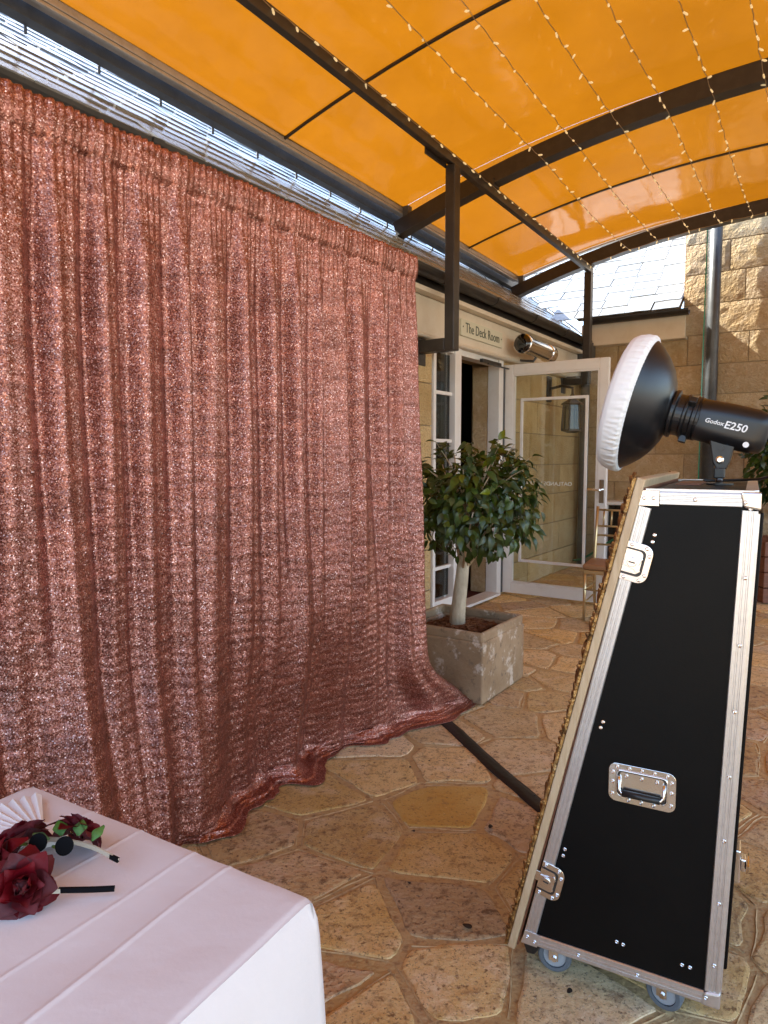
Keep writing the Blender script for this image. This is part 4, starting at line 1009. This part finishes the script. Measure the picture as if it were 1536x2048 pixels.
# castors
def castor(p, w, rot, mat):
    cb = PA + PD * p + PW * w; e = Matrix.Rotation(rot, 3, 'Z') @ PD; ax = Vector((-e.y, e.x, 0)); c = cb + e * .018 + Z * .054
    k = part('castor', MB().box((-.035, -.035, .094), (.035, .035, .100), frame(cb, e, ax, Z)).lathe([(.022, .080), (.022, .095)], Matrix.Translation(cb), 16)
             .box((.004, -.021, .048), (.028, -.018, .084), frame(cb, e, ax, Z)).box((.004, .018, .048), (.028, .021, .084), frame(cb, e, ax, Z)), m_chrome, fc)
    Mw = frame(c, e, Z, ax)
    part('tyre', MB().lathe([(.030, -.014), (.040, -.014), (.0435, -.009), (.0435, .009), (.040, .014), (.030, .014), (.030, -.014)], Mw, 28, cap=False), mat, k, smooth=False, bevel=.002)
    part('hub', MB().lathe([(.0, -.016), (.008, -.016), (.010, -.011), (.029, -.010), (.029, .010), (.010, .011), (.008, .016), (.0, .016)], Mw, 24), m_hub, k)
    part('axle', MB().lathe([(.007, -.025), (.007, .025)], Mw, 10), m_chrome, k)
castor(.055, .05, R(8), m_rubber); castor(.325, .06, R(-12), m_rubber); castor(.405, .70, R(20), m_blackp); castor(.055, .70, R(60), m_rubber)
part('front_skid', MB().prism([(-.006, .098), (.05, .098), (.03, .062), (.008, .060)], SM, -.10, -.01), m_blackp, fc, bevel=.004)
# mirror board on the slanted face with its gilt border
b0 = Vector((-.0375, .078)); b1 = Vector((.2515, 1.315)); be = (b1 - b0).normalized(); bn = Vector((be.y, -be.x)); BL = (b1 - b0).length
def B3(x, y, w): v = b0 + be * y + bn * x; return PA + PD * v.x + PW * w + Z * v.y
def bbox(x0, x1, y0, y1, w0, w1): return MB().add([B3(x, y, w) for x, y, w in ((x0,y0,w0),(x1,y0,w0),(x1,y1,w0),(x0,y1,w0),(x0,y0,w1),(x1,y0,w1),(x1,y1,w1),(x0,y1,w1))], ((0,3,2,1),(4,5,6,7),(0,1,5,4),(1,2,6,5),(2,3,7,6),(3,0,4,7)))
mbd = part('mirror_board', bbox(.0, .0195, 0, BL, -.012, .815), m_wood, fc, bevel=.003)
part('gap_shadow', bbox(.0196, .0245, .01, BL - .02, .0, .80), m_timber, fc)  # dark strip filling the gap, its reddish shadow put into the colour
part('mirror', bbox(-.006, -.001, .07, BL - .07, .06, .74), m_mirror, fc)
part('gilt_backing', bbox(-.010, -.0005, .0, BL, -.010, .055), m_gold, fc, bevel=.003)
part('gilt_backing', bbox(-.010, -.0005, .0, BL, .745, .812), m_gold, fc, bevel=.003)
# acanthus leaves of the gilt border, each a curled lobe
lb = MB()
def acan(u, v):
    x = (v - .5) * .034 * math.sin(math.pi * min(1, u * .85 + .12)); y = u * .040; return (x, y, .003 + .006 * math.sin(u * 2.2) ** 2 - .6 * abs(x) + .004 * math.cos(x * 330))
lb.grid(6, 4, acan); lb2 = MB(); lb2.v = lb.v + [Vector((v.x, v.y, 0)) for v in lb.v]; lb2.f = list(lb.f)
nv = len(lb.v)
for i in range(6):
    for j in (0, 4): a = i * 5 + j; lb2.f.append((a, a + 5, a + 5 + nv, a + nv))
for j in range(4):
    for i in (0, 6): a = i * 5 + j; lb2.f.append((a, a + 1, a + 1 + nv, a + nv))
lobe_me = lb2.mesh('gilt_leaf', smooth=True); lobe_me.materials.append(m_gold)
be3 = (B3(0, 1, 0) - B3(0, 0, 0)); bn3 = (B3(1, 0, 0) - B3(0, 0, 0))
for k in range(int(BL / .0175)):
    for w_, tw in ((.006, -.35), (.030, .25)):
        y3 = (be3 * math.cos(tw) + PW * math.sin(tw)).normalized(); z3 = -bn3; x3 = y3.cross(z3)
        inst('gilt_leaf', lobe_me, fc, frame(B3(-.009, .006 + k * .0175 + rl.uniform(-.004, .003), w_), x3, y3, z3) @ Matrix.Rotation(rl.uniform(-.5, .5), 4, 'Z') @ Matrix.Scale(rl.uniform(.5, .8), 4))
# latch and stay hanging on the far right side of the case
lt = part('side_latch', MB().box((.478, .25, .262), (.495, .31, .352), PM).box((.495, .262, .290), (.508, .298, .325), PM), m_chrome, fc, bevel=.004)
part('butterfly', MB().prism([(.2, 0), (.235, .012), (.24, .03), (.222, .032), (.205, .016), (.19, .032), (.172, .03), (.178, .012)], frame(PA + PD * .511 + PW * .07 + Z * .29, PW, Z, PD), 0, .003), m_chrome, lt)
part('stay_rod', MB().tube([PM @ Vector((.475, .14, .62)), PM @ Vector((.474, .14, .20))], .004, 6), m_chrome, fc)
# things lying on the case
solo('leaflet', MB().box((.305, .30, 1.2875), (.365, .52, 1.291), PM), m_timber, PM @ Vector((.33, .41, 1.2875)), 'small dark leaflet lying on top of the flight case', 'leaflet')

# ------------------------------------------------------------------ studio flash on the case
XW = .40
def SP(p, z, w=XW): return PA + PD * p + PW * w + Z * z
fl = thing('studio_flash', SP(.39, 1.288), 'black studio flash with white covered beauty dish on flight case', 'studio flash')
ax2 = Vector((.965, -.262)).normalized(); AX = (PD * ax2.x + Z * ax2.y).normalized(); UPA = (PD * -ax2.y + Z * ax2.x).normalized()
RC = SP(.186, 1.508)
DM = frame(RC, PW, UPA, AX)                              # local z along the axis to the back
part('dish', MB().lathe([(.187, -.012), (.190, -.004), (.189, .002), (.182, .010), (.166, .030), (.144, .052), (.116, .072), (.086, .086), (.064, .092), (.060, .098), (.052, .098), (.052, .090), (.10, .07), (.14, .045), (.180, .004)], DM, 56), m_blackm, fl, smooth=True)
def sock(u, v):
    a = u * 2 * math.pi; 
    prof = [(.0, -.058), (.12, -.058), (.166, -.056), (.181, -.050), (.1895, -.038), (.1935, -.018), (.1935, .0), (.189, .007), (.182, .010)]
    x = v * (len(prof) - 1); i = min(int(x), len(prof) - 2); f = x - i; r = prof[i][0] * (1-f) + prof[i+1][0] * f; z = prof[i][1] * (1-f) + prof[i+1][1] * f
    k = smooth01((v - .45) / .3) * (1 - .85 * smooth01((v - .82) / .16)); r += k * (.0013 * math.sin(a * 61 + 3 * math.sin(a * 7)) + .0011 * math.sin(a * 97 + 2 * v * 9)); z += k * .0012 * math.sin(a * 83)
    return DM @ Vector((r * math.cos(a), r * math.sin(a), z))
part('diffuser_sock', MB().grid(360, 32, sock), m_sock, fl, smooth=True, fix=False)
part('mount_ring', MB().lathe([(.062, .094), (.066, .098), (.066, .106), (.057, .110), (.057, .128), (.061, .130), (.061, .136), (.055, .140), (.055, .150), (.060, .153), (.060, .162), (.050, .166)], DM, 40), m_blackm, fl, smooth=False, bevel=.001)
for a in (20, 140, 260):
    c = DM @ Vector((.060 * math.cos(R(a)), .060 * math.sin(R(a)), .145)); part('lock_tab', MB().box((-.010, -.008, -.010), (.010, .012, .010), frame(c, AX, DM.to_3x3() @ Vector((math.cos(R(a)), math.sin(R(a)), 0)), DM.to_3x3() @ Vector((-math.sin(R(a)), math.cos(R(a)), 0)))), m_blackp, fl, bevel=.002)
def body_ring(hw, hh, r, z, n=7):
    return [DM @ Vector((x, y, z)) for x, y in rrect(0, 0, hw * 2, hh * 2, r, n)]
bb = MB(); rings = [(.040, .040, .030, .163), (.054, .054, .040, .166), (.0565, .0565, .040, .172), (.059, .059, .040, .25), (.058, .058, .038, .308), (.052, .052, .034, .334), (.040, .040, .026, .343)]
for q in rings: bb.v += body_ring(*q)
nr = len(bb.v) // len(rings)
for i in range(len(rings) - 1):
    for k in range(nr): bb.f.append((i*nr + k, i*nr + (k+1) % nr, (i+1)*nr + (k+1) % nr, (i+1)*nr + k))
bb.f += [tuple(range(nr - 1, -1, -1)), tuple((len(rings)-1)*nr + k for k in range(nr))]
part('lamp_body', bb, m_blackm, fl, smooth=True)
part('front_collar', MB().lathe([(.056, .162), (.059, .164), (.059, .171), (.056, .173)], DM, 40), m_blackm, fl)
tm = lambda z, y: frame(DM @ Vector((-.0588, y, z)), AX, UPA, -PW)
text('brand_lettering', 'Godox', .0160, tm(.188, .0005), m_whitetext, fl, sx=1.02, shear=.15, ext=.0004, bold=.0003)
text('model_lettering', 'E250', .0270, tm(.236, -.0005), m_whitetext, fl, sx=1.02, shear=.12, ext=.0004, bold=.0005)
part('round_label', MB().lathe([(.0075, 0), (.0075, .0008)], frame(DM @ Vector((-.0572, -.038, .300)), AX, UPA, -PW), 18), m_whitetext, fl)
ck = SP(.408, 1.392)
part('yoke', MB().prism([(-.030, .020), (.034, .006), (.022, -.045), (.014, -.064), (-.010, -.064), (-.020, -.045)], frame(ck - PW * .034, PD, Z, -PW), -.010, .010), m_blackp, fl, bevel=.004)
part('tilt_knob', MB().lathe([(.010, 0), (.010, .006), (.006, .008)], frame(ck - PW * .044 - Z * .038 - PD * .002, PD, Z, -PW), 12), m_chrome, fl)
part('tilt_knob', MB().lathe([(.006, 0), (.006, .005)], frame(ck - PW * .044 - Z * .008, PD, Z, -PW), 12), m_blackp, fl)
part('spigot_block', MB().box((-.016, -.046, -.088), (.012, -.022, -.058), frame(ck, PD, PW, Z)), m_blackp, fl, bevel=.004)
part('spigot', MB().tube([ck - PW * .034 - PD * .002 - Z * .06, ck - PW * .034 - PD * .002 + Z * (1.289 - 1.392)], .009, 12), m_chrome, fl, smooth=True)
part('spigot_plate', MB().lathe([(.034, 0), (.034, .004), (.014, .006)], Matrix.Translation(ck - PW * .034 + Z * (1.288 - 1.392)), 24), m_blackm, fl)
solo('power_cable', MB().tube([DM @ Vector((0, -.01, .336)), DM @ Vector((0, -.02, .37)), SP(.56, 1.37), SP(.56, 1.32), SP(.50, 1.300, .5), SP(.42, 1.294, .56), SP(.36, 1.294, .52)], .0042, 8), m_blackp, SP(.5, 1.30), 'thin black power cable leaving the back of the flash', 'cable', smooth=True)

# ------------------------------------------------------------------ table under white cloth
TA = Vector((-.098, .930, 0)); tx = Vector((-.862, .507, 0)).normalized(); ty = Vector((-.507, -.862, 0)).normalized()   # tx: short far edge, ty: towards the camera side
TWD, TLN, TH = .68, 1.75, .73
tab = thing('table', TA + tx * .34 + ty * .87, 'trestle table hidden under the white cloth', 'table')
TM = frame(TA, tx, ty, Z)
part('tabletop', MB().box((.015, .015, TH - .04), (TWD - .015, TLN - .015, TH - .014), TM), m_timber, tab)
for x in (.06, TWD - .06):
    for y in (.2, TLN - .2): part('leg', MB().tube([TM @ Vector((x, y, .010)), TM @ Vector((x, y, TH - .03))], .016, 8), m_steelg, tab)
creases = [(.150, .0030), (.236, .0016), (.365, .0015), (.50, .0014)]
ccr = [(.42, .0045), (.98, .004)]
def top_z(x, y):
    z = TH + .0016 * nz(x * 9, y * 9, 3) + .0022 * nz(x * 3, y * 3, 8)
    for c, h in creases:
        d = x - c - .014 * nz(y * 3.1, c * 9) - .02 * (y - .4) * (c - .2)
        z += h * math.exp(-(d / .0034) ** 2) * (.6 + .4 * nz(y * 2.2, c * 31)) + h * .45 * math.exp(-(d / .022) ** 2)
    for c, h in ccr:
        d = y - c - .01 * nz(x * 4, c * 5); z += h * .6 * math.exp(-(d / .006) ** 2) * (.5 + .5 * nz(x * 3, c * 7))
    d = (x * .75 + y * .66) - .52 - .03 * nz(x * 5, y * 5); z += .0022 * math.exp(-(d / .012) ** 2) * smooth01(1 - abs(x - .3) * 4)
    return z
cl = MB(); NX, NY = 270, 140
edge = .004
cl.grid(NX, NY, lambda u, v: TM @ Vector((edge + u * (TWD - 2*edge), edge + v * (TLN - 2*edge), top_z(u * TWD, v * TLN) - .003 * (1 - smooth01(min(u, 1-u) * TWD / .012)) - .003 * (1 - smooth01(min(v, 1-v) * TLN / .012)))))
# skirt: walk the rim, falling to the floor in soft flutes
per = []
def rim():
    n1, n2 = 110, 240
    for k in range(n1): per.append((k / n1 * TWD, 0.0, 0, -1))
    for k in range(n2): per.append((TWD, k / n2 * TLN, 1, 0))
    for k in range(n1): per.append((TWD - k / n1 * TWD, TLN, 0, 1))
    for k in range(n2): per.append((0.0, TLN - k / n2 * TLN, -1, 0))
rim()
rows = 26; o_ = len(cl.v); npz = len(per); arc = 0
for r in range(rows + 1):
    f = r / rows
    for i, (x, y, nx, ny) in enumerate(per):
        cxn = min(x, TWD - x); cyn = min(y, TLN - y)
        corner = math.exp(-((cxn + cyn) / .05) ** 2)
        # blend the outward direction near corners
        ox = nx; oy = ny
        if cxn < .05 and cyn < .05:
            ox = -1 if x < TWD/2 else 1; oy = -1 if y < TLN/2 else 1; l = math.hypot(ox * (1 - cxn/.05) + nx * .4, oy * (1 - cyn/.05) + ny * .4); ox, oy = (ox * (1 - cxn/.05) + nx * .4) / l, (oy * (1 - cyn/.05) + ny * .4) / l
        s_ = i * .0072
        wave = .5 + .5 * math.sin(s_ * 23 + 2.5 * nz(s_ * 2.3)); w2 = nz(s_ * 9, f * .6)
        d = edge * 0 + .004 * smooth01(f * 12) + f * (.006 + .034 * wave * smooth01(f * 5) + .022 * w2) + corner * .012 * f
        z = top_z(x, y) - .0042 if r == 0 else TH - .005 - f * (TH - .028)
        ins = .008 if r == 0 else 0
        cl.v.append(TM @ Vector((x - nx * ins + ox * d, y - ny * ins + oy * d, z)))
for r in range(rows):
    for i in range(npz): a = o_ + r * npz + i; b = o_ + r * npz + (i + 1) % npz; cl.f.append((a, b, b + npz, a + npz))
clo = solo('tablecloth', cl, m_cloth, TA + tx * .34 + ty * .87, 'white tablecloth with fold creases draped over the table to floor', 'tablecloth', smooth=True)

# ------------------------------------------------------------------ rose headband and pleated fan on the cloth
ZT = TH + .004
hb = thing('rose_headband', Vector((-.50, .985, ZT)), 'headband of dark red fabric roses with green leaves on tablecloth', 'headband')
# band: a U lying on its side, one arm raised off the cloth
E1, E2 = Vector((-.388, .934, ZT + .007)), Vector((-.402, .985, ZT + .018))
bpth = [E1, Vector((-.445, .925, ZT + .010)), Vector((-.505, .915, ZT + .018)), Vector((-.565, .935, ZT + .026)), Vector((-.590, .985, ZT + .034)), Vector((-.575, 1.005, ZT + .032)), Vector((-.520, 1.018, ZT + .032)), Vector((-.455, 1.006, ZT + .028)), E2]
def flat_band(path, hw, th_):
    b = MB(); P = []
    for i in range(len(path) - 1):
        for k in range(6): 
            p0, p1, p2, p3 = path[max(i-1, 0)], path[i], path[i+1], path[min(i+2, len(path)-1)]; u = k / 6
            P.append(.5 * ((2*p1) + (p2 - p0)*u + (2*p0 - 5*p1 + 4*p2 - p3)*u*u + (-p0 + 3*p1 - 3*p2 + p3)*u**3))
    P.append(path[-1])
    for i, p in enumerate(P):
        d = (P[min(i+1, len(P)-1)] - P[max(i-1, 0)]).normalized(); n = d.cross(Z).normalized(); up = n.cross(d).normalized()
        b.v += [p + up * hw + n * th_, p + up * hw - n * th_, p - up * hw - n * th_, p - up * hw + n * th_]
    for i in range(len(P) - 1):
        for k in range(4): b.f.append((4*i + k, 4*i + (k+1) % 4, 4*i + 4 + (k+1) % 4, 4*i + 4 + k))
    b.f += [(0, 1, 2, 3), (4*len(P) - 4, 4*len(P) - 1, 4*len(P) - 2, 4*len(P) - 3)]
    return b, P
bnd, P = flat_band(bpth, .0034, .0013); part('band', bnd, m_bandm, hb)
b2, _ = flat_band([E1, E1.lerp(bpth[1], .55), bpth[1].lerp(bpth[2], .3)], .0036, .0020); part('band_end', b2, m_felt, hb)
b2, _ = flat_band([E2, E2.lerp(bpth[-2], .1), E2.lerp(bpth[-2], .28)], .0036, .0020); part('band_end', b2, m_felt, hb)
def petal_mesh(w, h, cup, curl, seed):
    b = MB()
    def f(u, v):
        a = (u - .5); wid = w * (math.sin(math.pi * (v * .78 + .16)) ** .6)
        x = a * wid; y = v * h
        tipw = .10 * h * (1 - (2*a) ** 2) * v + .03 * h * math.sin(u * 11 + seed) * v
        z = cup * (2*a) ** 2 * w - curl * max(0, v - .55) ** 2 * h * 3.2 + .04 * w * nz(u * 4, v * 4, seed)
        return (x, y + tipw, z)
    b.grid(6, 6, f); me = b.mesh('petal', smooth=True, fix=False); me.materials.append(m_rose); return me
pm_in = petal_mesh(.026, .022, .40, .05, 1); pm_mid = petal_mesh(.036, .027, .26, .35, 2); pm_out = petal_mesh(.046, .032, .16, .65, 3); pm_out2 = petal_mesh(.044, .034, .12, .8, 4)
def rose(c, axis, size, seed):
    z = axis.normalized(); x = z.orthogonal().normalized(); y = z.cross(x); F = frame(c, x, y, z); rr2 = random.Random(seed)
    ctr = part('rose', MB().lathe([(.004 * size, -.010 * size), (.011 * size, -.004 * size), (.010 * size, .010 * size), (.006 * size, .016 * size), (.0, .016 * size)], F, 12), m_rose, hb, smooth=True)
    for (n, me, tilt, rad, hgt) in ((3, pm_in, 82, .005, .000), (4, pm_in, 72, .009, -.002), (5, pm_mid, 58, .012, -.004), (6, pm_out, 36, .013, -.006), (7, pm_out2, 14, .014, -.008)):
        off = rr2.uniform(0, 6)
        for k in range(n):
            a = off + 2 * math.pi * k / n + rr2.uniform(-.12, .12); tl = R(tilt + rr2.uniform(-9, 9))
            Mx = F @ Matrix.Rotation(a, 4, 'Z') @ Matrix.Translation((rad * size, 0, hgt * size)) @ Matrix.Rotation(-math.pi/2, 4, 'Z') @ Matrix.Rotation(tl, 4, 'X') @ Matrix.Scale(size * rr2.uniform(.92, 1.1), 4)
            inst('petal', me, ctr, Mx)
rose(Vector((-.505, .905, ZT + .030)), Vector((.35, -.75, .55)), .92, 1)
rose(Vector((-.566, .945, ZT + .030)), Vector((-.6, -.5, .6)), .9, 2)
rose(Vector((-.565, 1.012, ZT + .034)), Vector((-.5, .5, .7)), .88, 3)
rose(Vector((-.488, 1.045, ZT + .030)), Vector((.25, .75, .6)), .85, 4)
fleaf = MB()
def fl_(u, v):
    w_ = .010 * math.sin(math.pi * (u * .92 + .04)) * (1 + .12 * math.sin(u * 40)); return ((v - .5) * 2 * w_, u * .027, .003 * math.sin(u * 3) - abs(v - .5) * .006)
fleaf.grid(8, 2, fl_); fleaf_me = fleaf.mesh('leaf', smooth=True, fix=False); fleaf_me.materials.append(m_rleaf)
for (x, y, z, a, t_) in ((-.515, 1.035, .050, 1.9, .5), (-.500, 1.040, .052, .6, .6), (-.545, 1.025, .048, 2.7, .4), (-.475, 1.040, .052, .1, .5), (-.450, 1.030, .050, -.5, .5), (-.555, 1.000, .040, 3.4, .3), (-.530, 1.010, .040, 4.2, -.3), (-.505, 1.020, .048, -1.2, -.5)):
    inst('leaf', fleaf_me, hb, Matrix.Translation((x, y - .028, ZT + z - .010)) @ Matrix.Rotation(a, 4, 'Z') @ Matrix.Rotation(t_, 4, 'X'))
for c in (Vector((-.522, .985, ZT + .046)), Vector((-.480, .980, ZT + .044))):
    part('felt_pad', MB().lathe([(.0135, 0), (.0135, .003), (.011, .004)], frame(c, Vector((1, 0, 0)), Vector((0, .35, .94)), Vector((0, -.94, .35))), 20), m_felt, hb)
# fan
fn = thing('paper_fan', Vector((-.60, 1.09, ZT)), 'white pleated paper fan lying open beside the roses', 'fan')
pv = Vector((-.560, 1.075, ZT + .004))
for k in range(34):
    a0, a1 = R(118 + k * 3.6), R(118 + (k + 1) * 3.6); r0, r1 = .035, .150; zi = lambda q: .002 + (.007 if q % 2 else 0.0)
    b = MB(); pts_ = []
    for a, q in ((a0, k), (a1, k + 1)):
        for r_ in (r0, r1): pts_.append(pv + Vector((math.cos(a) * r_, math.sin(a) * r_, zi(q) * (r_ / r1))))
    up_ = Z * .0008
    b.v = pts_ + [p + up_ for p in pts_]; b.f = [(0, 1, 3, 2), (4, 6, 7, 5), (0, 4, 5, 1), (2, 3, 7, 6), (0, 2, 6, 4), (1, 5, 7, 3)]
    part('pleat', b, m_fan, fn)
part('pivot', MB().lathe([(.036, -.002), (.036, .006), (.0, .007)], Matrix.Translation(pv), 16), m_fan, fn)
